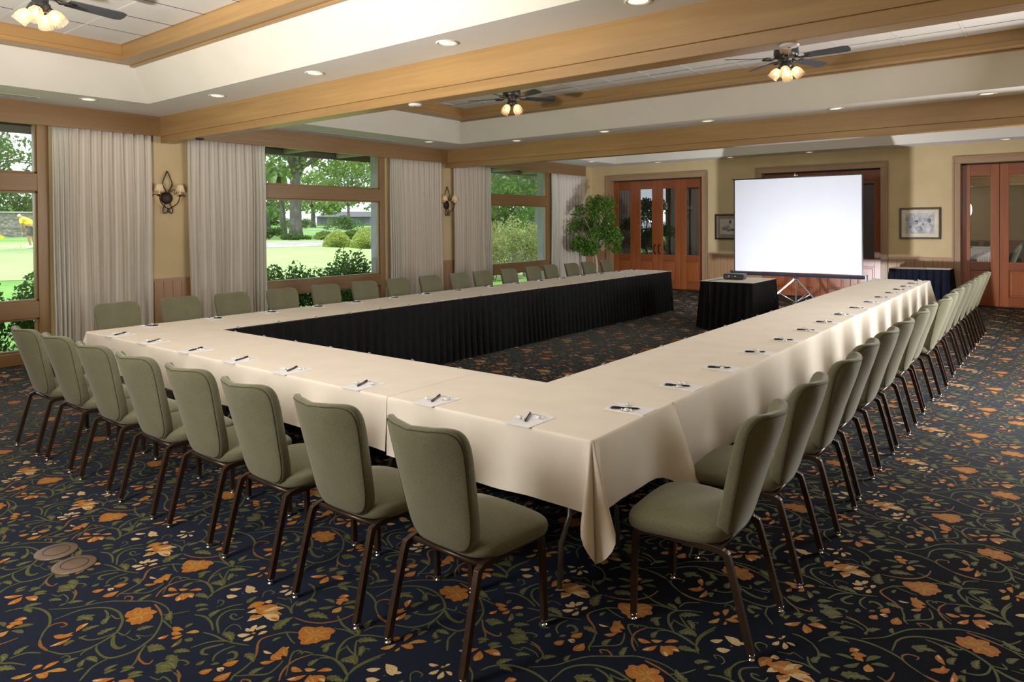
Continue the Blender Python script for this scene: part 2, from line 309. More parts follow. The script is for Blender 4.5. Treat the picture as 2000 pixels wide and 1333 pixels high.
LEAVES=[(0,0.35,(0.432,-0.143),(0.453,-0.071)),(0,0.35,(0.406,-0.126),(0.491,-0.098)),(0,0.35,(0.556,-0.085),(0.511,-0.036)),(0,0.35,(0.538,-0.16),(0.554,-0.095)),(0,0.35,(0.619,-0.132),(0.624,-0.059)),(0,0.35,(0.589,-0.189),(0.588,-0.157)),(0,0.35,(0.59,-0.246),(0.591,-0.204)),(0,0.35,(0.711,-0.019),(0.744,0.04)),(0,0.35,(0.863,-0.045),(0.941,-0.01)),(0,0.35,(0.912,-0.056),(0.891,-0.009)),(0,0.35,(0.396,0.136),(0.4,0.16)),(0,0.35,(0.484,0.089),(0.479,0.146)),(0,0.35,(0.251,-0.108),(0.289,-0.06)),(0,0.35,(0.154,-0.152),(0.203,-0.115)),(0,0.35,(0.247,-0.142),(0.248,-0.111)),(0,0.35,(-0.047,-0.222),(-0.034,-0.18)),(0,0.35,(-0.007,-0.181),(0.009,-0.147)),(0,0.35,(0.05,-0.18),(0.081,-0.135)),(0,0.35,(0.132,-0.239),(0.165,-0.179)),(0,0.35,(0.15,-0.244),(0.21,-0.237)),(0,0.35,(0.715,-0.29),(0.723,-0.239)),(0,0.35,(0.792,-0.261),(0.751,-0.225)),(0,0.35,(0.747,-0.22),(0.813,-0.208)),(0,0.35,(0.804,-0.288),(0.813,-0.252)),(0,0.35,(0.891,-0.214),(0.891,-0.163)),(0,0.35,(0.925,-0.166),(0.966,-0.135)),(0,0.35,(0.985,-0.171),(1.017,-0.125)),(0,0.35,(0.985,-0.023),(1.075,-0.037)),(0,0.35,(1.034,-0.091),(1.087,-0.043)),(0,0.35,(1.007,-0.074),(1.069,-0.049)),(0,0.35,(0.979,0.003),(1.034,0.045)),(0,0.35,(0.097,-0.102),(0.145,-0.055)),(0,0.35,(0.055,-0.079),(0.138,-0.044)),(0,0.35,(0.062,-0.041),(0.142,-0.046)),(0,0.35,(-0.062,-0.056),(-0.012,-0.007)),(0,0.35,(0.331,-0.068),(0.325,-0.022)),(0,0.35,(0.749,0.099),(0.684,0.143)),(0,0.35,(0.725,0.221),(0.769,0.264)),(0,0.35,(0.769,0.207),(0.799,0.248)),(0,0.35,(0.857,0.217),(0.846,0.284)),(0,0.35,(1.168,0.328),(1.146,0.437)),(0,0.35,(1.147,0.485),(1.168,0.529)),(0,0.35,(1.18,0.481),(1.277,0.518)),(0,0.35,(1.017,0.196),(1.105,0.179)),(0,0.35,(1.216,0.168),(1.293,0.158)),(0,0.35,(1.347,0.105),(1.352,0.166)),(0,0.35,(1.421,0.371),(1.444,0.429)),(0,0.35,(1.459,0.361),(1.431,0.411)),(0,0.35,(1.228,0.28),(1.236,0.32)),(0,0.35,(1.479,0.27),(1.475,0.327)),(0,0.35,(1.55,0.369),(1.586,0.411)),(0,0.35,(1.553,0.409),(1.617,0.39)),(0,0.35,(1.414,0.542),(1.474,0.518)),(0,0.35,(0.633,0.273),(0.708,0.289)),(0,0.35,(0.591,0.371),(0.66,0.39)),(0,0.35,(0.599,0.4),(0.664,0.382)),(0,0.35,(0.888,0.375),(0.875,0.436)),(0,0.35,(1.08,0.492),(1.095,0.552)),(0,0.35,(1.078,0.559),(1.129,0.568)),(0,0.35,(1.458,0.566),(1.431,0.626)),(0,0.35,(1.609,0.27),(1.656,0.299)),(0,0.35,(1.499,0.487),(1.567,0.539)),(0,0.35,(1.54,0.478),(1.582,0.424)),(0,0.35,(1.423,0.121),(1.432,0.156)),(0,0.35,(1.196,0.393),(1.219,0.419))]
PETALS=[(1,-1,0.55,(0.931,0.349),(0.946,0.429)),(3,1,0.8,(0.943,0.427),(0.97,0.448)),(3,1,0.5,(0.959,0.332),(0.996,0.379)),(1,-1,0.7,(0.944,0.378),(1.07,0.397)),(3,1,0.3,(1.006,0.377),(1.055,0.453)),(2,1,0.25,(1.009,0.37),(1.093,0.415)),(3,1,0.5,(1.02,0.295),(1.033,0.36)),(3,1,0.5,(1.026,0.364),(1.119,0.379)),(1,-1,0.8,(1.007,0.312),(1.016,0.347)),(3,-1,0.5,(1.101,0.268),(1.062,0.265)),(3,-1,0.5,(1.107,0.268),(1.074,0.305)),(3,-1,0.5,(1.107,0.282),(1.116,0.328)),(3,-1,0.5,(1.145,0.267),(1.152,0.307)),(3,-1,0.5,(1.116,0.254),(1.078,0.216)),(3,-1,0.5,(1.138,0.254),(1.134,0.209)),(3,-1,0.5,(1.11,0.284),(1.098,0.301)),(1,-1,0.8,(1.115,0.257),(1.126,0.27)),(1,-1,0.75,(1.331,0.41),(1.243,0.411)),(1,-1,0.75,(1.331,0.41),(1.305,0.467)),(1,-1,0.75,(1.331,0.41),(1.373,0.48)),(1,-1,0.75,(1.331,0.41),(1.289,0.356)),(1,-1,0.75,(1.331,0.41),(1.338,0.336)),(1,-1,0.75,(1.331,0.41),(1.382,0.377)),(1,-1,0.75,(1.331,0.41),(1.401,0.429)),(1,-1,0.75,(1.326,0.414),(1.272,0.434)),(2,-1,0.18,(1.331,0.41),(1.274,0.409)),(2,-1,0.18,(1.331,0.41),(1.322,0.445)),(2,-1,0.18,(1.331,0.41),(1.352,0.442)),(2,-1,0.18,(1.331,0.41),(1.331,0.368)),(2,-1,0.18,(1.324,0.396),(1.344,0.419)),(3,-1,0.45,(0.756,0.43),(0.718,0.39)),(3,-1,0.55,(0.75,0.458),(0.824,0.428)),(3,-1,0.5,(0.816,0.433),(0.837,0.459)),(3,-1,0.6,(0.804,0.382),(0.758,0.353)),(0,-1,0.8,(0.796,0.402),(0.802,0.412)),(3,-1,0.45,(0.917,0.574),(0.88,0.557)),(3,-1,0.45,(0.942,0.582),(0.945,0.607)),(3,-1,0.45,(0.936,0.556),(0.922,0.514)),(3,-1,0.45,(0.954,0.559),(0.969,0.513)),(3,-1,0.45,(0.961,0.564),(0.997,0.56)),(1,-1,0.7,(0.93,0.568),(0.942,0.582)),(1,3,0.6,(1.175,0.649),(1.201,0.689)),(1,-1,0.5,(1.181,0.628),(1.233,0.662)),(1,-1,0.8,(1.231,0.616),(1.199,0.641)),(0,-1,0.3,(1.22,0.598),(1.175,0.539)),(0,-1,0.3,(1.238,0.621),(1.278,0.691)),(0,-1,0.35,(1.254,0.614),(1.314,0.64)),(0,-1,0.3,(1.133,0.602),(1.198,0.61)),(2,-1,0.65,(1.247,0.609),(1.252,0.555)),(3,-1,0.3,(1.301,0.233),(1.257,0.222)),(1,-1,0.7,(1.363,0.234),(1.307,0.229)),(1,-1,0.7,(1.348,0.245),(1.305,0.251)),(1,2,0.4,(1.35,0.213),(1.314,0.17)),(1,-1,0.55,(1.363,0.256),(1.296,0.284)),(2,-1,0.5,(1.322,0.28),(1.316,0.299)),(1,2,0.5,(1.489,0.238),(1.434,0.229)),(2,1,0.45,(1.52,0.276),(1.482,0.251)),(1,2,0.4,(1.532,0.271),(1.572,0.312)),(1,3,0.35,(1.517,0.235),(1.482,0.173)),(1,3,0.6,(1.528,0.244),(1.577,0.192)),(1,3,0.5,(1.539,0.245),(1.604,0.252)),(1,-1,0.5,(1.53,0.238),(1.591,0.215)),(1,-1,0.6,(1.237,0.131),(1.215,0.076)),(1,-1,0.65,(1.207,0.041),(1.186,-0.004)),(1,-1,0.6,(1.279,0.074),(1.272,0.006)),(3,0,0.8,(1.214,0.053),(1.247,0.057)),(0,-1,0.6,(1.133,0.051),(1.132,0.013)),(0,-1,0.5,(1.176,0.047),(1.195,0.075)),(1,3,0.35,(0.015,-0.206),(-0.037,-0.266)),(1,2,0.55,(0.03,-0.215),(0.055,-0.278)),(1,3,0.5,(0.041,-0.207),(0.113,-0.188)),(1,-1,0.7,(0.615,0.043),(0.537,0.021)),(1,-1,0.7,(0.615,0.043),(0.535,0.058)),(1,-1,0.7,(0.615,0.043),(0.575,0.098)),(1,-1,0.7,(0.615,0.043),(0.641,0.1)),(1,-1,0.7,(0.615,0.043),(0.687,0.042)),(1,-1,0.7,(0.615,0.043),(0.661,-0.013)),(1,-1,0.7,(0.615,0.043),(0.608,-0.018)),(1,-1,0.7,(0.615,0.043),(0.563,0.07)),(1,-1,0.7,(0.607,0.046),(0.68,0.01)),(2,-1,0.2,(0.615,0.043),(0.56,0.039)),(2,-1,0.2,(0.615,0.043),(0.611,0.077)),(2,-1,0.2,(0.623,0.039),(0.609,0.001)),(2,-1,0.2,(0.613,0.032),(0.625,0.05)),(1,-1,0.4,(0.543,-0.191),(0.484,-0.244)),(1,-1,0.4,(0.52,-0.182),(0.515,-0.237)),(1,3,0.4,(0.526,-0.177),(0.495,-0.118)),(1,3,0.28,(0.555,-0.202),(0.554,-0.282)),(0,-1,0.4,(0.572,-0.243),(0.591,-0.204)),(1,-1,0.5,(0.869,0.101),(0.813,0.084)),(1,-1,0.5,(0.9,0.081),(0.888,0.039)),(1,-1,0.6,(0.89,0.082),(0.844,0.065)),(1,3,0.5,(0.855,0.047),(0.844,0.005)),(0,1,0.35,(0.917,0.069),(0.947,0.01)),(2,-1,0.45,(0.896,0.095),(0.934,0.133)),(0,-1,0.5,(0.858,0.11),(0.853,0.15)),(0,-1,0.7,(0.936,0.067),(0.971,0.085)),(1,2,0.75,(0.667,-0.378),(0.666,-0.342)),(1,-1,0.4,(0.7,-0.353),(0.69,-0.294)),(2,1,0.3,(0.722,-0.357),(0.776,-0.298)),(2,1,0.35,(0.687,-0.384),(0.663,-0.445)),(1,-1,0.6,(0.709,-0.381),(0.763,-0.361)),(1,-1,0.4,(0.716,-0.39),(0.72,-0.422))]

def spline(pts, n=4):
    P = [np.array(p, float) for p in pts]; out = []
    for i in range(len(P) - 1):
        a, b, c, d = P[max(i - 1, 0)], P[i], P[i + 1], P[min(i + 2, len(P) - 1)]
        for k in range(n):
            t = k / n
            out.append(0.5 * ((2 * b) + (c - a) * t + (2 * a - 5 * b + 4 * c - d) * t * t + (3 * b - a - 3 * c + d) * t ** 3))
    out.append(P[-1]); return out
def carpet_tile():
    rng = random.Random(4); V = []; F = []; Mi = []; zc = [0.0004]
    def nz(): zc[0] += 0.000003; return zc[0]
    def poly(pts, z, mi):
        b = len(V); V.extend((float(p[0]), float(p[1]), z) for p in pts); F.append(tuple(range(b, b + len(pts)))); Mi.append(mi)
    def strip(pts, w, z, mi, taper=True):
        n = len(pts); L = []; R = []
        for i, p in enumerate(pts):
            t = pts[min(i + 1, n - 1)] - pts[max(i - 1, 0)]; t = t / (np.hypot(*t) + 1e-9); q = np.array([-t[1], t[0]])
            ww = w * (0.35 + 0.65 * math.sin(PI * min(1, max(0.0, (i + 0.6) / n))) ** 0.6) if taper else w
            L.append(p + q * ww / 2); R.append(p - q * ww / 2)
        for i in range(n - 1): poly([R[i], R[i + 1], L[i + 1], L[i]], z, mi)
    for o, wd, pts in VINES: strip(spline(pts), wd * 0.00102, nz(), 6 if o else 1)
    def blade(p0, p1, wr, z, mi, jag=0.0, k=9, blunt=0.62):
        p0 = np.array(p0); p1 = np.array(p1); d = p1 - p0; q = np.array([-d[1], d[0]])
        Lp = []; Rp = []
        for i in range(k + 1):
            t = i / k; wv = math.sin(PI * t ** blunt) ** 0.75 * wr / 2
            j1 = 1 + jag * (1 if i % 2 else -1); j2 = 1 + jag * (-1 if i % 2 else 1)
            c = p0 + d * t + q * 0.10 * math.sin(PI * t) * (jag > 0)
            Lp.append(c + q * wv * j1); Rp.append(c - q * wv * j2)
        poly(Rp + Lp[-2:0:-1], z, mi)
    for col, wr, p0, p1 in LEAVES:
        blade(p0, p1, wr * 1.15, nz(), 1, 0.22); blade(np.array(p0) * .75 + np.array(p1) * .25, np.array(p0) * .12 + np.array(p1) * .88, wr * 0.45, nz(), 5, 0.15)
    cm = {0: 1, 1: 2, 2: 3, 3: 4}
    for col, tip, wr, p0, p1 in PETALS:
        z = nz(); z2 = nz()
        blade(p0, p1, wr, z, cm[col], 0.05, blunt=1.25)
        a = np.array(p0); b = np.array(p1)
        if tip >= 0: blade(a * .5 + b * .5, b * 0.97 + a * .03, wr * 0.8, z2, cm[tip], 0.08, blunt=1.1)
        else:
            if col == 1: blade(a * .85 + b * .15, a * .2 + b * .8, wr * 0.35, z2, 3, 0.05)
    return V, F, Mi
def make_floor():
    S = 0.9525; V, F, Mi = carpet_tile(); V = np.array(V); nv = len(V)
    lens = np.array([len(f) for f in F]); flat = np.concatenate([np.array(f) for f in F])
    offs = []
    for i in range(-8, 6):
        for j in range(-4, 17):
            ox, oy = 3.0 + i * S, -1.2 + j * S
            offs.append((ox, oy, 0))
    offs = np.array(offs); allv = (V[None] + offs[:, None]).reshape(-1, 3)
    base = np.array([[XW - 0.2, YB - 0.1, 0], [XR + 0.1, YB - 0.1, 0], [XR + 0.1, YF + 0.3, 0], [XW - 0.2, YF + 0.3, 0]], float)
    low = base.copy(); low[:, 2] = -0.12
    allv = np.concatenate([allv, base, low]); nb = len(allv) - 8
    loops = (flat[None] + (np.arange(len(offs)) * nv)[:, None]).ravel(); ll = np.tile(lens, len(offs)); mi = np.tile(np.array(Mi), len(offs))
    ext = [(0, 1, 2, 3), (7, 6, 5, 4), (0, 4, 5, 1), (1, 5, 6, 2), (2, 6, 7, 3), (3, 7, 4, 0)]
    fid = np.repeat(np.arange(len(ll)), ll); P_ = allv[loops]
    bad = (P_[:, 0] < XW - 0.07) | (P_[:, 0] > XR + 0.02) | (P_[:, 1] < YB - 0.02) | (P_[:, 1] > YF + 0.15)
    keep = np.bincount(fid, weights=bad, minlength=len(ll)) == 0
    loops = loops[keep[fid]]; ll = ll[keep]; mi = mi[keep]
    loops = np.concatenate([loops, np.array([k + nb for f in ext for k in f])]); ll = np.concatenate([ll, [4] * 6]); mi = np.concatenate([mi, [0] * 6])
    me = bpy.data.meshes.new('floor'); me.vertices.add(len(allv)); me.vertices.foreach_set('co', allv.ravel())
    me.loops.add(len(loops)); me.loops.foreach_set('vertex_index', loops.astype(np.int32))
    me.polygons.add(len(ll)); st = np.concatenate([[0], np.cumsum(ll)[:-1]])
    me.polygons.foreach_set('loop_start', st.astype(np.int32)); me.polygons.foreach_set('loop_total', ll.astype(np.int32))
    for m in CARPET: me.materials.append(m)
    me.polygons.foreach_set('material_index', mi.astype(np.int32)); me.update(calc_edges=True); me.validate()
    return me
floor = link(bpy.data.objects.new('floor', make_floor()))
tag(floor, 'navy carpet woven with orange flowers and green vines', 'floor', kind='structure')

# ---------------------------------------------------------------- ceiling, trays, tiles
c = MB()
ys = [YB]
for a, b in TRAYS: ys += [a, b]
ys.append(YF + 0.02)
def hq(x0, x1, y0, y1, z, mi=0): c.quad((x0, y0, z), (x0, y1, z), (x1, y1, z), (x1, y0, z), mi)
X0, X1 = XW - 0.15, XR + 0.05
for i in range(0, len(ys), 2): hq(X0, X1, ys[i], ys[i + 1], ZS)
for a, b in TRAYS:
    hq(X0, TX0, a, b, ZS); hq(TX1, X1, a, b, ZS)
    d = 0.316; A = [(TX0, a), (TX1, a), (TX1, b), (TX0, b)]; B = [(TX0 + d, a + d), (TX1 - d, a + d), (TX1 - d, b - d), (TX0 + d, b - d)]
    for k in range(4):
        k2 = (k + 1) % 4; c.quad((*A[k], ZS), (*A[k2], ZS), (*B[k2], ZCOVE), (*B[k], ZCOVE), 1)
    hq(TX0 + 0.1, TX1 - 0.1, a + 0.1, b - 0.1, ZTILE + 0.025, 2)  # dark sheet above the tiles, colours their open gaps as shade
ceiling = c.build('ceiling', [M_ceil, M_cove, M_dark])
tag(ceiling, 'white soffit ceiling with three recessed cream trays', 'ceiling', kind='structure')
# wooden frames lining the trays
k = 0
for a, b in TRAYS:
    k += 1
    t = MB(); o = 0.316; i_ = 0.533
    for (x0, x1, y0, y1) in ((TX0 + o, TX1 - o, a + o, a + i_), (TX0 + o, TX1 - o, b - i_, b - o)):
        t.box(x0, x1, y0, y1, ZCOVE, ZTILE + 0.02); t.box(x0 - 0.012, x1 + 0.012, (y0 if y0 < (a + b) / 2 else y1 - 0.03) - 0.012, (y0 + 0.03 if y0 < (a + b) / 2 else y1) + 0.012, ZCOVE - 0.016, ZCOVE)
        t.box(x0 + 0.2, x1 - 0.2, y0 - 0.012, y1 + 0.012, ZCOVE + 0.004, ZCOVE + 0.055)
    fr = t.build('trim_%d' % k, M_beam, bevel=0.004)
    t2 = MB()
    for (x0, x1) in ((TX0 + o, TX0 + i_), (TX1 - i_, TX1 - o)):
        t2.box(x0, x1, a + i_, b - i_, ZCOVE, ZTILE + 0.02); t2.box(x0 - 0.012, x1 + 0.012, a + i_, b - i_, ZCOVE + 0.004, ZCOVE + 0.055)
    t2.build('side_board', M_beam_y, fr, bevel=0.004)
    tag(fr, ['honey oak frame round the nearest ceiling tray', 'honey oak frame round the middle ceiling tray', 'honey oak frame round the farthest ceiling tray'][k - 1], 'trim', kind='structure')
# tiles, two nearer trays
rng = random.Random(2)
def tile_mesh(wx, wy):
    t = MB(); t.box(-wx / 2, wx / 2, -wy / 2, wy / 2, 0, 0.012); return t.mesh('ceiling_tile', M_tile)
for ti, (a, b) in enumerate(TRAYS[:2]):
    x0, x1, y0, y1 = TX0 + 0.533, TX1 - 0.533, a + 0.533, b - 0.533
    P = 0.617; gx, gy = (0.014, 0.03) if ti == 0 else (0.03, 0.014)
    offx, offy = (-1.083, -0.173) if ti == 0 else (5.293, 6.39)
    xs = [offx + P * i for i in range(-20, 20)]; xs = [x0] + [x for x in xs if x0 + 0.06 < x < x1 - 0.06] + [x1]
    yy = [offy + P * i for i in range(-20, 20)]; yy = [y0] + [y for y in yy if y0 + 0.06 < y < y1 - 0.06] + [y1]
    cache = {}
    for i in range(len(xs) - 1):
        for j in range(len(yy) - 1):
            wx, wy = xs[i + 1] - xs[i] - gx, yy[j + 1] - yy[j] - gy
            key = (round(wx, 3), round(wy, 3))
            if key not in cache: cache[key] = tile_mesh(wx, wy)
            place('ceiling_tile', cache[key], ceiling, ((xs[i] + xs[i + 1]) / 2, (yy[j] + yy[j + 1]) / 2, ZTILE + rng.uniform(-0.001, 0.001)))
    gl = MB()
    if ti == 0: gl.box(-0.006, 0.006, y0, y1, ZTILE - 0.0015, ZTILE + 0.004)
    else: gl.box(x0, x1, -0.006, 0.006, ZTILE - 0.0015, ZTILE + 0.004)
    glm = gl.mesh('gap_shade', M_dark)  # dark strips paint in the shade of the tile gaps
    for q in (xs if ti == 0 else yy)[1:-1]: place('gap_shade', glm, ceiling, (q, 0, 0) if ti == 0 else (0, q, 0))
    if ti == 0:
        for y in yy[1:-1]:
            t = MB(); t.box(x0, x1, y - 0.012, y + 0.012, ZTILE - 0.003, ZTILE + 0.012); t.build('grid_bar', M_bar, ceiling)
    else:
        for x in xs[1:-1]:
            t = MB(); t.box(x - 0.012, x + 0.012, y0, y1, ZTILE - 0.003, ZTILE + 0.012); t.build('grid_bar', M_bar, ceiling)
t = MB(); t.box(TX0 + .3, TX1 - .3, TRAYS[2][0] + .3, TRAYS[2][1] - .3, ZTILE, ZTILE + 0.012); t.build('tile_field', M_tile, ceiling)
# unseen slab added above the ceiling to keep sky light out
t = MB(); t.box(XW - 0.3, XR + 0.3, YB - 0.3, YF + 0.5, ROOF, ROOF + 0.2); r = t.build('roof', M_dark); tag(r, 'unseen slab added over the room to block sky light', 'roof', kind='structure')

# beams
for q, yc in enumerate(BEAMS):
    t = MB(); t.box(XW + 0.02, XR, yc - 0.105, yc + 0.105, ZST, ZS + 0.02)
    o = t.build('trim_%d' % (4 + q), M_beam, bevel=0.004)
    t = MB(); t.box(XW + 0.02, XR, yc - 0.093, yc + 0.093, ZB, ZST); t.build('lower_board', M_beam, o, bevel=0.006)
    t = MB(); t.box(XW, XR, yc - 0.09, yc + 0.09, ZS + 0.02, ROOF); t.build('beam_core', M_dark, o)
    tag(o, ['nearer honey oak ceiling beam crossing the room', 'farther oak ceiling beam crossing the room'][q], 'beam', kind='structure')
# valances
for q, (y0, y1) in enumerate([(YB, 2.14), (2.35, 7.957), (8.167, 13.28)]):
    t = MB(); t.box(XW + 0.005, XW + 0.035, y0, y1, ZST, ZS)
    o = t.build('trim_%d' % (6 + q), M_val, bevel=0.003)
    if q == 2: t = MB(); t.box(XW - 0.1, XW + 0.005, y1 - 0.03, y1, ZST, ZS); t.build('end_board', M_val, o)
    tag(o, ['oak valance above the nearest curtain', 'oak valance above the middle window', 'oak valance above the farthest window'][q], 'valance', kind='structure')

# ---------------------------------------------------------------- window wall, windows
WIN = [(-2.1, 0.80), (3.62, 6.34), (9.25, 11.74)]     # outer frame extents in y
GX = XW - 0.10
segs = [(YB - 0.1, WIN[0][0]), (WIN[0][1], WIN[1][0]), (WIN[1][1], WIN[2][0]), (WIN[2][1], YF + 0.3)]
t = MB()
for a, b in segs: t.box(XW - 0.22, XW - 0.08, a, b, 0, ROOF)
for a, b in WIN: t.box(XW - 0.22, XW - 0.08, a, b, 3.0, ROOF)
wall_left = t.build('wall_left', M_wall); tag(wall_left, 'mustard wall between the big windows', 'wall', kind='structure')
def planks(parent, axis, fixed, a, b, z0=0.02, z1=0.905, w=0.166, face=1):
    n = max(1, round((b - a) / w)); ww = (b - a) / n; t = MB()
    th = 0.016
    if axis == 'y': t.box(0, th * face, -ww / 2 + 0.003, ww / 2 - 0.003, z0, z1)
    else: t.box(-ww / 2 + 0.003, ww / 2 - 0.003, -th, 0, z0, z1)
    me = t.mesh('plank', M_plank)
    for i in range(n):
        p = a + ww * (i + 0.5); place('plank', me, parent, (fixed, p, 0) if axis == 'y' else (p, fixed, 0))
    t = MB()
    if axis == 'y': t.box(fixed, fixed + 0.028 * face, a, b, 0.905, 0.945); t.box(fixed - 0.002, fixed + 0.006 * face, a, b, 0, 0.905, 1)
    else: t.box(a, b, fixed - 0.028, fixed, 0.905, 0.945); t.box(a, b, fixed - 0.006, fixed + 0.002, 0, 0.905, 1)
    t.build('chair_rail', [M_plank, M_dark], parent)
planks(wall_left, 'y', XW - 0.08, 1.95, 2.60, w=0.13); planks(wall_left, 'y', XW - 0.08, 7.70, 8.25, w=0.13); planks(wall_left, 'y', XW - 0.08, 13.2, YF, w=0.13)
for q, (a, b) in enumerate(WIN):
    lab = ['tall oak framed window beside the front row showing the golfer', 'wide oak framed window overlooking the oak tree', 'oak framed window near the ficus showing a hedge'][q]
    W = thing('window_%d' % (q + 1), lab, 'window'); W['kind'] = 'structure'
    fx0, fx1 = XW - 0.19, XW - 0.06
    for (y0, y1) in ((a, a + 0.12), (b - 0.12, b)):
        t = MB(); t.box(fx0, fx1, y0, y1, 0, 3.0); t.build('stile', M_frame_z, W, bevel=0.006)
        yy0 = y1 if y0 == a else y0 - 0.025
        t = MB(); t.box(fx0 + 0.02, fx1 - 0.03, yy0, yy0 + 0.025, 0.15, 2.95); t.build('stop_bead', M_frame_z, W, bevel=0.004)
    for (z0, z1) in ((0, 0.15), (0.56, 0.765), (2.125, 2.345), (2.98, 3.0)):
        t = MB(); t.box(fx0, fx1, a + 0.12, b - 0.12, z0, z1); t.build('rail', M_frame_y, W, bevel=0.006)
    for z in (0.15, 0.535, 0.765, 2.10, 2.345):
        t = MB(); t.box(fx0 + 0.02, fx1 - 0.03, a + 0.12, b - 0.12, z, z + 0.025); t.build('stop_bead', M_frame_y, W, bevel=0.004)
    for (z0, z1) in ((0.16, 0.55), (0.77, 2.115), (2.355, 2.99)):
        t = MB(); t.box(GX - 0.006, GX, a + 0.13, b - 0.13, z0, z1); t.build('pane', M_glass, W)
    # grey outside return of the wall seen past the glass
    t = MB(); t.box(XW - 0.42, XW - 0.22, b - 0.04, b + 0.25, -0.1, 3.0); t.build('outer_jamb', plain('grey outside trim', (0.30, 0.33, 0.36), 0.7), W)

# ---------------------------------------------------------------- far wall and doors
DOORS = [(-2.80, 0.025), (1.185, 3.94), (5.077, 7.85)]
HZ = 2.95; CW = 0.14
t = MB(); xs = [XW - 0.2] + [v for d in DOORS for v in (d[0] + 0.02, d[1] - 0.02)] + [XR + 0.1]
for i in range(0, len(xs), 2): t.box(xs[i], xs[i + 1], YF, YF + 0.25, 0, ROOF)
for d in DOORS: t.box(d[0] + 0.02, d[1] - 0.02, YF, YF + 0.25, HZ - 0.02, ROOF)
wall_far = t.build('wall_far', M_wall); tag(wall_far, 'mustard far wall with three wide doorways', 'wall', kind='structure')
for a, b in ((XW + 0.0, DOORS[0][0]), (DOORS[0][1], DOORS[1][0]), (DOORS[1][1], DOORS[2][0]), (DOORS[2][1], XR)): planks(wall_far, 'x', YF, a, b)
t = MB(); t.box(XR, XR + 0.2, YB - 0.2, YF + 0.3, 0, ROOF); wr = t.build('wall_right', M_wall); tag(wr, 'mustard wall on the right, out of frame', 'wall', kind='structure')
t = MB(); t.box(XR - 0.03, XR, YB, YF, 0.905, 0.945); t.build('chair_rail', M_plank, wr)
t = MB(); t.box(XR - 0.015, XR, YB, YF, 0, 0.905); t.build('wainscot', M_plank, wr)
t = MB(); t.box(XW - 0.3, XR + 0.2, YB - 0.2, YB, 0, ROOF); wb = t.build('wall_back', M_wall); tag(wb, 'mustard wall behind the viewer', 'wall', kind='structure')
t = MB(); t.box(XW, XR, YB, YB + 0.015, 0, 0.905); t.build('wainscot', M_plank, wb)

def make_door(n, x0, x1, label, leaves=4):
    D = thing('door_%d' % n, label, 'door', ((x0 + x1) / 2, YF, 0)); D['kind'] = 'structure'
    cx = (x0 + x1) / 2; h = (x1 - x0) / 2
    for s in (-1, 1):
        t = MB(); xa, xb = sorted((s * h, s * (h - CW))); t.box(xa, xb, -0.03, 0.19, 0, HZ - CW); t.box(*sorted((s * h, s * (h - 0.035))), -0.045, 0.0, 0, HZ - 0.035)
        t.build('casing', M_pale_z, D, bevel=0.005)
    t = MB(); t.box(-h, h, -0.03, 0.19, HZ - CW, HZ); t.box(-h, h, -0.045, 0.0, HZ - 0.035, HZ); t.build('header', M_pale_x, D, bevel=0.005)
    hi = h - CW; lw = 2 * hi / leaves; y0, y1 = 0.15, 0.195; top = 2.785
    t = MB(); t.box(-hi, hi, 0.19, 0.22, 0, HZ); t.build('dark_backing', M_dark, D)  # dark sheet stands in for the unlit room beyond the doors
    t = MB(); t.box(-hi, hi, y0, y1, top + 0.006, HZ - CW); t.build('track', M_dark, D)
    for i in range(leaves):
        L = link(bpy.data.objects.new('leaf', None)); L.parent = D; L.location = (-hi + lw * (i + 0.5), 0, 0); L['label'] = 'red-brown wooden door leaf with tall glass'
        a = lw / 2 - 0.003; s = 0.145; z0 = 0.012
        for sx in (-1, 1):
            t = MB(); t.box(*sorted((sx * a, sx * (a - s))), y0, y1, z0, top); t.build('stile', M_door_z, L, bevel=0.004)
        for (za, zb) in ((z0, 0.20), (0.71, 0.875), (2.565, top)):
            t = MB(); t.box(-a + s, a - s, y0 + 0.002, y1, za, zb); t.build('rail', M_door_x, L, bevel=0.003)
        t = MB(); t.box(-a + s, a - s, y0 + 0.018, y1, 0.20, 0.71); t.box(-a + s + 0.035, a - s - 0.035, y0 + 0.006, y0 + 0.03, 0.235, 0.675); t.build('panel', M_door_z, L, bevel=0.008)
        t = MB(); t.box(-a + s, a - s, y0 + 0.02, y0 + 0.026, 0.875, 2.565); t.build('glass', M_glass_door, L)
        if i in (1, 2):
            sx = 1 if i == 1 else -1; hx = sx * (a - 0.06)
            t = MB(); t.tube([(hx, y0 - 0.002, 0.90), (hx, y0 - 0.045, 0.92), (hx, y0 - 0.05, 1.0), (hx, y0 - 0.045, 1.10), (hx, y0 - 0.002, 1.12)], 0.010, 8); t.box(hx - 0.018, hx + 0.018, y0 - 0.008, y0, 0.88, 0.93); t.box(hx - 0.018, hx + 0.018, y0 - 0.008, y0, 1.09, 1.14); t.build('handle', M_iron, L)
    for i in range(leaves):
        t = MB(); t.tube([(-hi + lw * (i + .5), 0.165, top), (-hi + lw * (i + .5), 0.165, top + 0.03)], 0.008, 6); t.build('hanger_bolt', M_chrome, D)
    return D
make_door(1, *DOORS[0], 'red-brown folding doors with four tall panes behind the ficus')
make_door(2, *DOORS[1], 'folding doors in shadow behind the projection screen')
make_door(3, *DOORS[2], 'red-brown folding doors with tall panes at the far right')

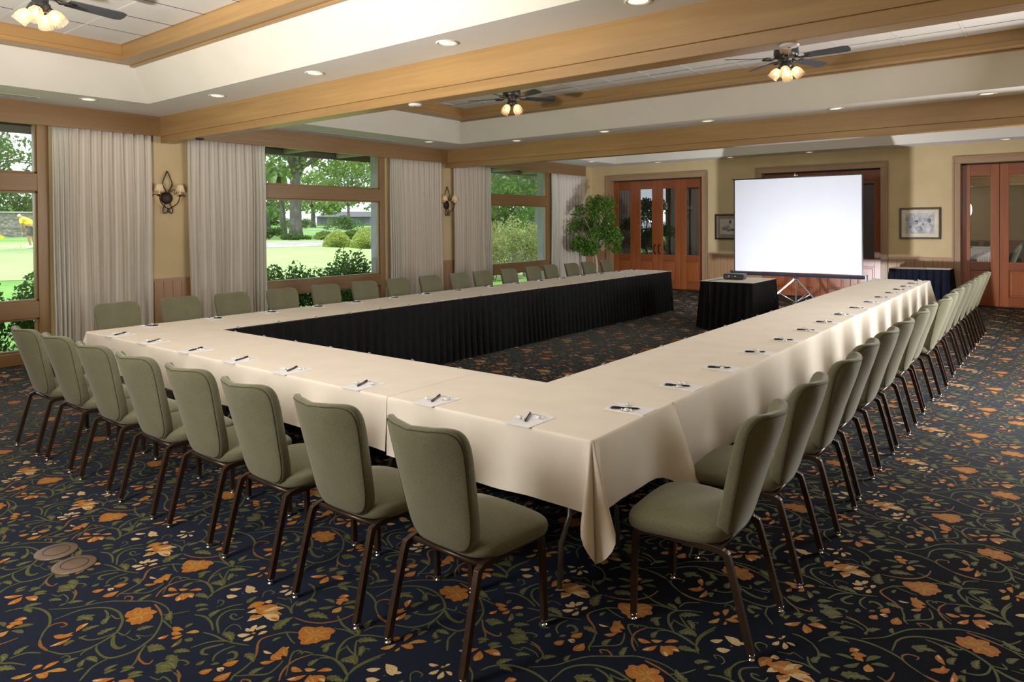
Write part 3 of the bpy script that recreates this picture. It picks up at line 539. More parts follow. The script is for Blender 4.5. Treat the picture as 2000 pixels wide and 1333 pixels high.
# ---------------------------------------------------------------- curtains
def curtain(y0, y1, win_side, label, seed):
    rng = random.Random(seed); nf = max(5, int((y1 - y0) / 0.135)); nu = nf * 14; nz = 14
    ph = [rng.uniform(-0.5, 0.5) for _ in range(40)]; am = [rng.uniform(0.55, 1.15) for _ in range(40)]
    xc = XW + 0.002; L = y1 - y0; ztop = 2.965
    def fn(u, v):
        s = u * nf; i = int(s) % 40; lin = (u < 0.2) if win_side < 0 else (u > 0.8)
        z = 0.012 + (ztop - 0.012) * v
        A = 0.022 + 0.026 * (1 - v) ** 0.6 * am[i]
        A *= 0.8 if lin else 1.0
        fr = 2.3 if lin else 1.0
        w = math.sin(2 * PI * (s * fr) + 0.6 * ph[i] * (1 - v))
        x = xc + A * (abs(w) ** 0.8 * (1 if w > 0 else -1)) + 0.010 * math.sin(5 * u + 7 * (1 - v) + seed)
        y = y0 + L * u + 0.02 * math.cos(2 * PI * s * fr) * (1 - 0.5 * v) + 0.018 * (1 - v) * math.sin(3 * u * 6 + seed)
        return (x, y, z)
    t = MB(); t.grid(fn, nu, nz, mi=lambda u, v: 1 if ((u < 0.16) if win_side < 0 else (u > 0.86)) else 0)
    me = t.mesh('curtain', [M_curt, M_lining])
    uv = me.uv_layers.new(name='uv'); idx = np.zeros(len(me.loops), np.int32); me.loops.foreach_get('vertex_index', idx)
    arr = np.stack([(idx % nu) / nu * L * 1.6, (idx // nu) / nz], 1).astype(np.float32); uv.data.foreach_set('uv', arr.ravel())
    o = link(bpy.data.objects.new('curtain', me)); sd = o.modifiers.new('thickness', 'SOLIDIFY'); sd.thickness = 0.004
    return tag(o, label, 'curtain', 'striped window curtains')
curtain(0.80, 2.02, -1, 'long beige striped curtain beside the golfer window', 1)
curtain(2.52, 3.80, 1, 'long beige striped curtain right of the nearest sconce', 2)
curtain(6.40, 7.78, -1, 'long beige striped curtain left of the farther sconce', 3)
curtain(8.16, 9.38, 1, 'long beige striped curtain right of the farther sconce', 4)
curtain(11.72, 13.30, -1, 'long beige striped curtain behind the ficus', 5)
# ---------------------------------------------------------------- tables, cloths, skirts
TZ = 0.755
def sample_path(path, step=0.04, arc=14, rc=0.012):
    """points along a polyline with rounded convex corners: (x, y, nx, ny, s, cornerparam or None)"""
    out = []; s = 0.0
    n = len(path)
    for i in range(n - 1):
        a = Vector(path[i]); b = Vector(path[i + 1]); d = (b - a); L = d.length; d.normalize(); nv = Vector((d.y, -d.x))
        a2 = a + d * (rc if i > 0 else 0); b2 = b - d * (rc if i < n - 2 else 0); k = max(2, int(L / step))
        for j in range(k + 1):
            p = a2 + (b2 - a2) * (j / k); out.append((p.x, p.y, nv.x, nv.y, s + L * j / k, None))
        s += L
        if i < n - 2:
            e = (Vector(path[i + 2]) - b).normalized(); n2 = Vector((e.y, -e.x)); c = b - d * rc + e * rc
            a0 = math.atan2(nv.y, nv.x); a1 = math.atan2(n2.y, n2.x)
            while a1 < a0 - 0.01: a1 += 2 * PI
            for j in range(1, arc):
                q = a0 + (a1 - a0) * j / arc; nx, ny = math.cos(q), math.sin(q)
                out.append((c.x + nx * rc, c.y + ny * rc, nx, ny, s, 2 * j / arc - 1))
    return out
def cloth(label, rect, path, drop, seed, creases=(), ext=0.20, lobe=0.12, end_flare=None, zt=None, group='ecru tablecloths'):
    zt = zt or TZ + 0.002; x0, x1, y0, y1 = rect; rng = random.Random(seed)
    t = MB(); t.box(x0, x1, y0, y1, zt - 0.004, zt)
    S = sample_path(path); nr = 14; rows = []; T = S[-1][4]
    p1, p2, p3 = rng.uniform(0, 6), rng.uniform(0, 6), rng.uniform(0, 6)
    prof = [(0, 0), (0.004, 0.0012), (0.008, 0.006), (0.010, 0.014)]
    vs = []
    for r in range(nr + 4):
        for (x, y, nx, ny, s, cp) in S:
            if r < 4: o, dz = prof[r]; tt = 0
            else:
                tt = (r - 3) / nr
                dr = drop; fold = 0.010 * math.sin(s * 5.1 + p1) + 0.007 * math.sin(s * 11.3 + p2) + 0.004 * math.sin(s * 23 + p3 + 2 * tt)
                o = 0.010 + tt * (0.012 + 0.7 * fold)
                for cs in creases: o += 0.005 * math.exp(-((s - cs) / 0.008) ** 2)
                if cp is not None:
                    o += lobe * tt ** 1.1 * (abs(math.sin(PI * cp)) ** 0.8 * 0.85 + 0.15); dr += ext * (1 - abs(cp)) ** 1.1
                if end_flare:
                    for es, amp, ex in end_flare:
                        g = math.exp(-((s - es) / 0.10) ** 2); o += amp * g * tt; dr += ex * g
                dz = 0.014 + (dr - 0.014) * tt
            vs.append((x + nx * o, y + ny * o, zt - dz))
    n = len(S); fs = []
    for r in range(nr + 3):
        for i in range(n - 1): fs.append((r * n + i, r * n + i + 1, (r + 1) * n + i + 1, (r + 1) * n + i))
    t.add(vs, fs, 0, True)
    o = t.build('tablecloth', M_cloth)
    return tag(o, label, 'tablecloth', group)
Y1 = 0.765; YE = 9.95; XLI, XRI, XRO = 0.867, 4.397, 5.1666
cloth('ecru cloth on the left stretch of the front table', (0, 3.90, 0, Y1), [(0, Y1), (0, 0), (3.90, 0)], 0.29, 1, creases=(2.2,), group='ecru tablecloths')
cloth('ecru cloth with the hanging corner at the near right of the front table', (3.903, XRO, 0, Y1), [(3.903, 0), (XRO, 0), (XRO, Y1 + 0.02)], 0.31, 2, creases=(0.21, 1.9), end_flare=[(1.2636 + 0.74, 0.17, 0.12)])
for i, (a, b) in enumerate([(0.768, 3.87), (3.873, 6.9), (6.903, YE)]):
    nm = ['nearest', 'middle', 'farthest'][i]
    p = [(XRO, a), (XRO, b)] if i < 2 else [(XRO, a), (XRO, b), (XRO - 0.12, b)]
    cloth('ecru cloth, %s on the right-hand table' % nm, (XRI, XRO, a, b), p, 0.40, 10 + i, creases=((1.2,), (2.2,), (1.5,))[i])
    p = [(0, b), (0, a)] if i < 2 else [(0.12, b), (0, b), (0, a)]
    cloth('ecru cloth, %s on the window-side table' % nm, (0, XLI, a, b), p, 0.40, 20 + i)

clip_mb = MB(); clip_mb.box(-0.010, 0.010, -0.014, 0.008, 0.002, 0.006); clip_mb.box(-0.010, 0.010, 0.004, 0.009, -0.03, 0.006); clip_mb.tube([(0.0, -0.011, 0.005), (0, -0.003, 0.011), (0, 0.006, 0.005)], 0.003, 6)
CLIP = clip_mb.mesh('clip', plain('clear plastic clip', (0.42, 0.43, 0.43), 0.25, 0.05, 40, coat=0.4))
def skirt(label, path, seed, mat=None, clips=None, zt=TZ - 0.006, wl=0.115, flare=0.03):
    rng = random.Random(seed); S = sample_path(path, step=0.0125, arc=16, rc=0.03); nr = 9; vs = []
    ph = [rng.uniform(-1.0, 1.0) for _ in range(400)]; am = [rng.uniform(0.5, 1.3) for _ in range(400)]
    for r in range(nr + 1):
        tt = r / nr
        for (x, y, nx, ny, s, cp) in S:
            k = int(s / 0.5) % 400; f = s / 0.5 - int(s / 0.5); pp = ph[k] * (1 - f) + ph[k + 1] * f; aa = am[k] * (1 - f) + am[k + 1] * f
            o = 0.012 + flare * tt + (0.006 + 0.030 * tt ** 0.8) * aa * math.sin(2 * PI * s / wl + 2.2 * pp + 0.5 * tt * pp)
            vs.append((x + nx * o, y + ny * o, zt - (zt - 0.012) * tt))
    n = len(S); fs = [(r * n + i, r * n + i + 1, (r + 1) * n + i + 1, (r + 1) * n + i) for r in range(nr) for i in range(n - 1)]
    t = MB(); t.add(vs, fs, 0, True)
    o = t.build('table_skirt', mat or M_black); tag(o, label, 'table skirt', 'pleated table skirts')
    if clips:
        (x0, y0), (x1, y1), rz = clips; d = Vector((x1 - x0, y1 - y0)); m = int(d.length / 0.43)
        for i in range(m + 1):
            q = (i + 0.3) / (m + 0.6); place('clip', CLIP, o, (x0 + d.x * q, y0 + d.y * q, TZ), rz)
    return o
skirt('black pleated skirt along the inside of the window-side table', [(XLI + 0.004, 0.80), (XLI + 0.004, YE + 0.003), (0.03, YE + 0.003)], 1, clips=((XLI, 0.8), (XLI, YE), -PI / 2))
skirt('black pleated skirt along the inside of the front table', [(XRI - 0.06, Y1 + 0.003), (XLI + 0.06, Y1 + 0.003)], 2, clips=((XLI + 0.1, Y1), (XRI - 0.1, Y1), 0))
skirt('black pleated skirt along the inside of the right-hand table', [(XRO - 0.15, YE + 0.003), (XRI - 0.004, YE + 0.003), (XRI - 0.004, 0.80)], 3, clips=((XRI, 0.85), (XRI, YE), PI / 2))

def folding_table(label, x0, x1, y0, y1, group='folding banquet tables'):
    cx, cy = (x0 + x1) / 2, (y0 + y1) / 2; T = thing('folding_table', label, 'table', (cx, cy, 0), 0, group)
    hx, hy = (x1 - x0) / 2, (y1 - y0) / 2
    t = MB(); t.box(-hx, hx, -hy, hy, TZ - 0.03, TZ - 0.004); t.build('tabletop', TABLE_TOP, T, bevel=0.004)
    along_x = hx > hy
    for s in (-1, 1):
        t = MB(); L = (hx if along_x else hy) * 0.72; W = (hy if along_x else hx) * 0.72
        def pt(l, w_, z): return (l, w_, z) if along_x else (w_, l, z)
        for k in (-1, 1):
            t.tube([pt(s * (L - 0.05), k * W * 0.35, TZ - 0.04), pt(s * (L - 0.02), k * W * 0.45, 0.5), pt(s * L, k * W * 0.62, 0.3), pt(s * (L + 0.01), k * W * 0.95, 0.2), pt(s * (L + 0.01), k * W, 0.0)], 0.0125, 8)
        t.tube([pt(s * L, -W * 0.62, 0.3), pt(s * L, W * 0.62, 0.3)], 0.009, 6)
        t.build('leg_frame', M_leg, T)
    return T
TABLE_TOP = plain('brown laminate', (0.20, 0.12, 0.07), 0.5); M_leg = plain('grey steel leg', (0.18, 0.17, 0.16), 0.4, 0.1, 20, metal=0.6)
for i in range(3): folding_table('folding table under the front cloths, %s from the left' % ORD[i], 0.01 + 1.716 * i, 0.01 + 1.716 * (i + 1) - 0.01, 0.01, Y1 - 0.008)
for i in range(5):
    a = 0.79 + 1.83 * i
    folding_table('folding table under the window-side cloths, %s from the near end' % ORD[i], 0.02, XLI - 0.012, a, a + 1.82)
    folding_table('folding table under the right-hand cloths, %s from the near end' % ORD[i], XRI + 0.012, XRO - 0.01, a, a + 1.82)

# ---------------------------------------------------------------- upholstered chairs
def se(v, e): return math.copysign(abs(v) ** e, v)
def back_pt(th, ph, grow=0.0):
    e1, e2 = 0.42, 0.34; a, b_, c_ = 0.220 + grow, 0.036 + grow, 0.260 + grow
    x = a * se(math.cos(ph), e1) * se(math.cos(th), e2); z = c_ * se(math.cos(ph), e1) * se(math.sin(th), e2); y = b_ * se(math.sin(ph), e1)
    zn = z / 0.260; u = (zn + 1) / 2
    x *= 0.75 + 0.25 * min(1, max(0, u)) ** 0.8
    y *= 0.75 + 0.35 * (1 - u)
    y += -0.128 - 0.180 * max(0, u) ** 1.1 + 0.085 * (x / 0.218) ** 2 * (0.35 + 0.65 * u)
    z += 0.020 * ((x / 0.2) ** 2 - 0.45) * max(0, zn)
    return (x, y, 0.672 + z)
def make_chair():
    C = thing('dining_chair', '', 'chair', group='olive chairs round the tables')
    def rings(e1, rr=(0.0008, 0.12, 0.24, 0.36, 0.48, 0.60, 0.70, 0.79, 0.87, 0.93, 0.97)):
        a = [-math.acos(r ** (1 / e1)) for r in rr]; return a + [a[-1] * 0.66, a[-1] * 0.33, 0.0, -a[-1] * 0.33, -a[-1] * 0.66] + [-x for x in a[::-1]]
    RB = rings(0.42); nu = 48
    t = MB(); t.grid(lambda u, v: back_pt(2 * PI * u, RB[round(v * (len(RB) - 1))]), nu, len(RB), closed_u=True)
    B = t.build('backrest', M_olive, C)
    t = MB(); pts = [back_pt(2 * PI * k / 64, -0.45, 0.0003) for k in range(65)]; t.tube(pts, 0.0024, 5, cap=False); t.build('piping', M_piping, B)
    def seat_pt(u, v):
        th, ph = 2 * PI * u, RS[round(v * (len(RS) - 1))]; e1, e2 = 0.66, 0.46
        x = 0.238 * se(math.cos(ph), e1) * se(math.cos(th), e2); y = 0.212 * se(math.cos(ph), e1) * se(math.sin(th), e2); z = 0.056 * se(math.sin(ph), e1)
        yn = y / 0.212; x *= 1 + 0.09 * yn; r2 = (x / 0.25) ** 2 + yn ** 2
        z += (0.016 * max(0, 1 - r2) * min(1, z / 0.03) if z > 0 else 0) - 0.012 * max(0, yn - 0.3) 
        return (x, y + 0.075, 0.430 + z)
    RS = rings(0.66); t = MB(); t.grid(seat_pt, 44, len(RS), closed_u=True); t.build('seat', M_olive, C)
    t = MB(); t.box(-0.185, 0.185, -0.10, 0.20, 0.372, 0.388); t.tube([(-0.19, -0.12, 0.385), (0.19, -0.12, 0.385)], 0.012, 6); t.build('seat_frame', M_bronze, C)
    for sx in (-1, 1):
        for (nm, P) in (('rear', [(0.19, 0.02, 0.386), (0.192, -0.10, 0.388), (0.195, -0.140, 0.378), (0.199, -0.160, 0.345), (0.2055, -0.245, 0.022)]),
                        ('front', [(0.19, 0.02, 0.386), (0.195, 0.17, 0.388), (0.199, 0.215, 0.378), (0.202, 0.236, 0.345), (0.2055, 0.245, 0.022)])):
            t = MB(); pts = spline([(sx * a, b) for a, b, z in P], 3)
            zz = spline([(z, 0) for a, b, z in P], 3)
            t.tube([(p[0], p[1], q[0]) for p, q in zip(pts, zz)], 0.018, 4, rot=PI / 4, smooth=False)
            g = t.build('leg', M_bronze, C, bevel=0.003)
            t = MB(); e = P[-1]; t.lathe([(0.011, 0.0), (0.014, 0.002), (0.014, 0.007), (0.008, 0.009), (0.008, 0.014), (0.0135, 0.016), (0.0135, 0.026)], 10, (sx * e[0], e[1], 0)); t.build('glide', M_chrome, g)
    return C
chair0 = make_chair(); used = [False]
def put_chair(x, y, rz, label, group):
    if not used[0]:
        used[0] = True; chair0.location = (x, y, 0); chair0.rotation_euler = (0, 0, rz); chair0['label'] = label; chair0['group'] = group; return chair0
    return dup(chair0, (x, y, 0), rz, label, group)
rng = random.Random(11)
NX = [0.63, 1.21, 1.83, 2.44, 3.03, 3.62, 4.22, 4.82]
for i, x in enumerate(NX): put_chair(x, -0.41 + rng.uniform(-0.01, 0.01), rng.uniform(-0.03, 0.03), 'olive upholstered chair in the front row, %s from the left' % ORD[i], 'chairs along the front table')
RY = [0.314, 0.978, 1.66, 2.26, 2.885, 3.48, 4.20, 4.80, 5.42, 6.05, 6.70, 7.33, 7.95, 8.55, 9.15, 9.75]
RX = [5.555, 5.55, 5.56, 5.54, 5.55, 5.56, 5.57, 5.56, 5.61, 5.60, 5.60, 5.61, 5.62, 5.63, 5.64, 5.65]
for i, y in enumerate(RY): put_chair(RX[i] - 0.012, y, PI / 2 + rng.uniform(-0.04, 0.04), 'olive upholstered chair in the right-hand row, %s from the near end' % ORD[i], 'chairs along the right-hand table')
LY = [0.49, 1.11, 1.69, 2.33, 2.96, 3.58, 4.17, 4.80, 5.43, 6.02, 6.67, 7.35, 7.95, 8.60, 9.24, 9.87]
for i, y in enumerate(LY): put_chair(-0.34 + rng.uniform(-0.02, 0.02), y, -PI / 2 + rng.uniform(-0.05, 0.05), 'olive upholstered chair on the window side, %s from the near end' % ORD[i], 'chairs along the window-side table')

# ---------------------------------------------------------------- notepads, pens, mints
t = MB(); t.box(-0.0725, 0.0725, -0.106, 0.106, 0, 0.003); PAD = t.mesh('notepad', M_paper)
t = MB(); t.box(-0.05, 0.03, 0.086, 0.090, 0.003, 0.0033); t.box(-0.05, -0.01, 0.078, 0.081, 0.003, 0.0033); PADP = t.mesh('letterhead', M_print)
t = MB(); t.tube([(0, -0.07, 0), (0, -0.062, 0), (0, -0.06, 0), (0, 0.02, 0), (0, 0.021, 0), (0, 0.068, 0), (0, 0.072, 0)], [0.001, 0.003, 0.0048, 0.0048, 0.0054, 0.0054, 0.003], 8); PEN = t.mesh('pen', M_pen)
t = MB(); t.box(-0.0012, 0.0012, 0.028, 0.068, 0.005, 0.0075); PENC = t.mesh('clip', M_blackplastic)
t = MB(); t.grid(lambda u, v: (0.014 * math.cos(-PI / 2 + PI * v) * math.cos(2 * PI * u), 0.014 * math.cos(-PI / 2 + PI * v) * math.sin(2 * PI * u), 0.0085 + 0.0085 * math.sin(-PI / 2 + PI * v)), 12, 7, closed_u=True); CANDY = t.mesh('candy', M_mint)
t = MB()
for s in (-1, 1): t.add([(s * 0.010, 0, 0.008), (s * 0.026, -0.012, 0.002), (s * 0.025, -0.004, 0.012), (s * 0.026, 0.005, 0.003), (s * 0.024, 0.012, 0.013)], [(0, 1, 2), (0, 2, 3), (0, 3, 4)])
TWIST = t.mesh('wrapper_twist', M_mint)
rng = random.Random(21)
def setting(x, y, rz, where, row):
    zt = TZ + 0.0025; r2 = rz + rng.uniform(-0.06, 0.06)
    p = place('notepad', PAD, None, (x, y, zt), r2); tag(p, 'white notepad %s' % where, 'notepad', 'notepads on the ' + row); place('letterhead', PADP, p)
    def wpt(lx, ly): return (x + lx * math.cos(r2) - ly * math.sin(r2), y + lx * math.sin(r2) + ly * math.cos(r2), zt)
    q = wpt(-0.022, 0.012); o = place('pen', PEN, None, (q[0], q[1], zt + 0.0085), r2 + 0.49 + rng.uniform(-0.12, 0.12)); tag(o, 'black pen lying across the notepad %s' % where, 'pen', 'pens on the ' + row); place('clip', PENC, o)
    for (lx, ly, nm) in ((-0.055, -0.015, 'left'), (0.035, 0.03, 'right')):
        q = wpt(lx + rng.uniform(-.01, .01), ly + rng.uniform(-.01, .01)); o = thing('wrapped_mint', 'wrapped mint %s of the pen %s' % (nm, where), 'mint', (q[0], q[1], zt + 0.003), rng.uniform(0, 3), 'mints on the ' + row)
        place('candy', CANDY, o); place('wrapper', TWIST, o)
for i, x in enumerate([0.46, 1.07, 1.72, 2.34, 2.92, 3.60, 4.18, 4.78]): setting(x, 0.083, 0, 'on the front table, %s from the left' % ORD[i], 'front table')
for i, y in enumerate([0.53, 1.13, 1.74, 2.40, 3.04, 3.65, 4.24, 4.89, 5.54, 6.22, 6.85, 7.49, 8.06, 8.60, 9.20, 9.78]): setting(5.06, y, PI / 2, 'on the right-hand table, %s from near end' % ORD[i], 'right-hand table')
for i, y in enumerate([0.47, 1.09, 1.70, 2.29, 2.84, 3.44, 4.00, 4.62, 5.32, 5.95, 6.58, 7.22, 7.85, 8.48, 9.10, 9.70]): setting(0.12, y, -PI / 2, 'on the window-side table, %s from near end' % ORD[i], 'window-side table')
# ---------------------------------------------------------------- projector table, projector, screen
def draped_table(label, x0, x1, y0, y1, mat, seed, sk_label, cl_label, wl=0.115, drop=0.0):
    folding_table(label, x0 + 0.005, x1 - 0.005, y0 + 0.005, y1 - 0.005, group='small skirted tables')
    t = MB(); t.box(x0, x1, y0, y1, TZ - 0.003, TZ + 0.001); o = t.build('tablecloth', M_cloth, bevel=0.001); tag(o, cl_label, 'tablecloth', 'small table covers')
    skirt(sk_label, [(x0, y1 - 0.001), (x0, y0), (x1, y0), (x1, y1), (x0 + 0.001, y1)], seed, mat=mat, wl=wl, flare=0.045, zt=TZ - 0.004)
draped_table('folding table carrying the projector', 2.245, 3.09, 8.04, 9.16, M_black, 31, 'black pleated skirt round the projector table', 'ecru cover on top of the projector table')
draped_table('folding table against the far wall below the framed photograph', 4.10, 5.12, 12.95, 13.50, M_navy, 33, 'navy skirt on the side table below the framed photograph', 'pale cover on the side table by the far wall')
# papers on the side table
t = MB(); t.box(-0.16, 0.16, -0.11, 0.11, 0, 0.012); o = t.build('folded_napkin', M_paper); o.location = (4.86, 13.15, TZ + 0.002); o.rotation_euler = (0, 0, 0.3); tag(o, 'folded white linen on the side table by the far wall', 'napkin')

P = thing('projector', 'black digital projector on the small skirted table', 'projector', (2.60, 8.62, TZ + 0.002), math.radians(8))
t = MB(); t.box(-0.16, 0.16, -0.13, 0.13, 0.012, 0.088); t.build('body', M_blackplastic, P, bevel=0.012, seg=3)
t = MB(); t.box(-0.157, 0.157, -0.127, 0.127, 0.0885, 0.094); t.build('top_cover', M_grayplastic, P, bevel=0.006)
for i, (x, z, w_) in enumerate([(-0.12, 0.06, 0.03), (-0.07, 0.06, 0.036), (-0.015, 0.058, 0.024), (0.03, 0.058, 0.024), (-0.11, 0.032, 0.018), (-0.08, 0.032, 0.018)]):
    t = MB(); t.box(x - w_ / 2, x + w_ / 2, -0.135, -0.128, z - 0.007, z + 0.007); t.build('port', M_alu if i % 2 else M_grayplastic, P, bevel=0.002)
t = MB(); t.lathe([(0.030, 0.0), (0.034, 0.004), (0.034, 0.02), (0.027, 0.022), (0.02, 0.018)], 20, (0.07, 0.125, 0.052), axis='y'); t.build('lens', M_grayplastic, P)
for sx in (-1, 1):
    for sy in (-1, 1): t = MB(); t.lathe([(0.012, 0), (0.012, 0.012)], 10, (sx * 0.13, sy * 0.1, 0)); t.build('foot', M_blackplastic, P)
for i in range(7): t = MB(); t.box(0.1605, 0.1625, -0.09 + i * 0.025, -0.075 + i * 0.025, 0.03, 0.07); t.build('vent_slot', M_grayplastic, P)
t = MB(); t.tube([(v[0], v[1], q[0]) for v, q in zip(spline([(2.56, 8.48), (2.50, 8.30), (2.42, 8.22), (2.40, 8.10), (2.41, 8.022), (2.43, 7.985), (2.44, 7.965)], 5), spline([(0.80, 0), (0.775, 0), (0.764, 0), (0.764, 0), (0.766, 0), (0.70, 0), (0.42, 0)], 5))], 0.004, 6)
o = t.build('power_cable', M_blackplastic); tag(o, 'thin black cable hanging from the projector over the table edge', 'cable')

SCR = thing('projection_screen', 'white tripod projection screen with black border', 'screen', (2.57, 12.02, 0))
t = MB(); t.box(-1.225, 1.225, -0.003, 0.001, 0.665, 2.575); t.build('screen_fabric', M_screen, SCR)
t = MB()
t.box(-1.245, -1.222, -0.004, 0.002, 0.64, 2.59); t.box(1.222, 1.245, -0.004, 0.002, 0.64, 2.59); t.build('side_border', M_blackplastic, SCR)
t = MB(); t.tube([(-1.27, 0, 2.585), (1.27, 0, 2.585)], 0.014, 10); t.build('top_bar', M_blackplastic, SCR)
t = MB(); t.tube([(-1.30, 0.0, 0.615), (1.30, 0.0, 0.615)], 0.038, 6, rot=PI / 6, smooth=False); t.box(-1.315, -1.285, -0.042, 0.042, 0.565, 0.665); t.box(1.285, 1.315, -0.042, 0.042, 0.565, 0.665); t.build('case', plain('black satin case', (0.015, 0.017, 0.03), 0.3), SCR)
t = MB(); t.tube([(0, 0.055, 0.05), (0, 0.055, 2.62)], 0.016, 10); t.build('pole', M_alu, SCR)
t = MB(); t.tube([(0, 0.055, 2.62), (0, 0.0, 2.66), (0, -0.01, 2.61)], 0.008, 8); t.tube([(-0.04, 0.055, 2.62), (0.04, 0.055, 2.62)], 0.012, 8); t.build('hook', M_alu, SCR)
t = MB(); t.lathe([(0.03, 0.49), (0.036, 0.50), (0.036, 0.56), (0.03, 0.57)], 14, (0, 0.055, 0)); t.build('collar', M_blackplastic, SCR)
for ang in (math.radians(195), math.radians(-20), math.radians(60)):
    cx_, sy_ = math.cos(ang), math.sin(ang)
    t = MB(); t.tube([(cx_ * 0.03, 0.055 + sy_ * 0.03, 0.53), (cx_ * 0.58, 0.055 + sy_ * 0.58, 0.015)], 0.016, 4, rot=PI / 4, smooth=False)
    g = t.build('tripod_leg', M_alu, SCR)
    t = MB(); t.tube([(cx_ * 0.02, 0.055 + sy_ * 0.02, 0.07), (cx_ * 0.33, 0.055 + sy_ * 0.33, 0.25)], 0.010, 6); t.build('brace', M_alu, g)
    t = MB(); t.lathe([(0.018, 0.0), (0.02, 0.03)], 10, (cx_ * 0.58, 0.055 + sy_ * 0.58, 0)); t.build('rubber_foot', M_blackplastic, g)

# ---------------------------------------------------------------- framed pictures
def picture_mat(name, sketch):
    m, n, b = new_mat(name); v = coords(n, (1, 1, 1))
    f = noise(n, v, 26 if sketch else 15, 5, 0.7); f2 = noise(n, v, 5, 2)
    if sketch: col = ramp(n, f, [(0.36, (0.18, 0.17, 0.16)), (0.44, (0.5, 0.48, 0.44)), (0.5, (0.62, 0.59, 0.53))])
    else: col = mixcol(n, 0.45, ramp(n, f, [(0.38, (0.09, 0.085, 0.095)), (0.62, (0.62, 0.60, 0.64))]), ramp(n, f2, [(0.35, (0.3, 0.29, 0.31)), (0.6, (0.75, 0.74, 0.77))]))
    n.links.new(col, b.inputs['Base Color']); b.inputs['Roughness'].default_value = 0.5; return m
def framed(label, x0, x1, z0, z1, mat_w, frame_m, mat_m, print_m, figures, print_name):
    F = thing('framed_picture', label, 'picture', ((x0 + x1) / 2, YF, (z0 + z1) / 2)); a, h = (x1 - x0) / 2, (z1 - z0) / 2; fw_ = 0.038
    for (xa, xb, za, zb) in ((-a, a, h - fw_, h), (-a, a, -h, -h + fw_), (-a, -a + fw_, -h + fw_, h - fw_), (a - fw_, a, -h + fw_, h - fw_)):
        t = MB(); t.box(xa, xb, -0.032, -0.002, za, zb); t.build('frame_bar', frame_m, F, bevel=0.005)
    t = MB(); t.box(-a + fw_, a - fw_, -0.016, -0.004, -h + fw_, h - fw_); t.build('mat_board', mat_m, F)
    m = fw_ + mat_w
    t = MB(); t.box(-a + m, a - m, -0.0185, -0.016, -h + m, h - m); pr = t.build(print_name, print_m, F)
    for fi, (px, pz, rx, rz, gm) in enumerate(figures):
        t = MB(); t.lathe([(0.999, 0), (1.0, 0.001)], 20, (0, 0, 0), axis='y'); t.v = [(px + v[0] * rx, -0.0196 - 0.0004 * fi + v[1], pz + v[2] * rz) for v in t.v]; t.build('printed_shape', gm, pr)
g1, g2, g3 = plain('print light grey', (0.66, 0.65, 0.68), 0.6), plain('print mid grey', (0.30, 0.29, 0.31), 0.6), plain('print dark grey', (0.10, 0.095, 0.10), 0.6)
framed('dark framed black and white photograph of a crowd, wide cream mat', 4.151, 4.886, 1.317, 1.955, 0.075, plain('mahogany frame', (0.035, 0.014, 0.011), 0.3), plain('cream mat board', (0.72, 0.66, 0.50), 0.8), picture_mat('crowd photograph print', False),
       [(-0.06, -0.135, 0.085, 0.075, g1), (-0.02, -0.11, 0.06, 0.055, plain('print soft grey', (0.45, 0.44, 0.47), 0.6)), (-0.062, 0.012, 0.030, 0.042, plain('print warm grey', (0.42, 0.40, 0.42), 0.6)), (-0.062, 0.048, 0.031, 0.014, g3), (0.165, -0.10, 0.062, 0.11, g1), (0.165, 0.055, 0.034, 0.040, plain('print grey hair', (0.22, 0.21, 0.22), 0.6)), (0.055, -0.02, 0.02, 0.024, g2), (-0.17, -0.07, 0.02, 0.03, g2)], 'photograph_print')
framed('dark framed pen sketch half hidden behind the projection screen', 0.214, 1.02, 1.278, 1.886, 0.085, plain('black frame', (0.015, 0.012, 0.009), 0.3), plain('taupe mat board', (0.32, 0.24, 0.18), 0.8), plain('sketch paper', (0.55, 0.52, 0.45), 0.8),
       [(-0.17, -0.03, 0.06, 0.05, g2), (-0.06, -0.06, 0.08, 0.05, g2), (-0.03, 0.12, 0.03, 0.045, g3), (-0.10, 0.02, 0.05, 0.06, plain('print pale grey', (0.45, 0.43, 0.38), 0.7)), (0.05, -0.07, 0.05, 0.03, g3)], 'sketch_print')

# ---------------------------------------------------------------- ficus
def leaf_cloud(pts, size, seed, droop=0.0, aspect=2.2):
    rng = np.random.default_rng(seed); n = len(pts); d = rng.normal(size=(n, 3)); d[:, 2] -= droop; d /= np.linalg.norm(d, axis=1)[:, None]
    q = rng.normal(size=(n, 3)); s = np.cross(d, q); s /= np.linalg.norm(s, axis=1)[:, None] + 1e-9
    L = size * rng.uniform(0.6, 1.3, n)[:, None]; W = L / aspect
    a = pts - d * L * .5; b = pts + s * W * .5; c_ = pts + d * L * .5; e = pts - s * W * .5
    V = np.stack([a, b, c_, e], 1).reshape(-1, 3); idx = np.arange(4 * n).reshape(-1, 4); return V, idx
def cloud_obj(name, parent, pts, size, seed, mat, droop=0.0, aspect=2.2):
    V, idx = leaf_cloud(pts, size, seed, droop, aspect); n = len(idx)
    me = bpy.data.meshes.new(name); me.vertices.add(len(V)); me.vertices.foreach_set('co', V.ravel()); me.loops.add(n * 4); me.loops.foreach_set('vertex_index', idx.ravel().astype(np.int32))
    me.polygons.add(n); me.polygons.foreach_set('loop_start', (np.arange(n) * 4).astype(np.int32)); me.polygons.foreach_set('loop_total', np.full(n, 4, np.int32)); me.materials.append(mat); me.update(calc_edges=True)
    o = link(bpy.data.objects.new(name, me)); o['kind'] = 'stuff'
    if parent: o.parent = parent
    return o
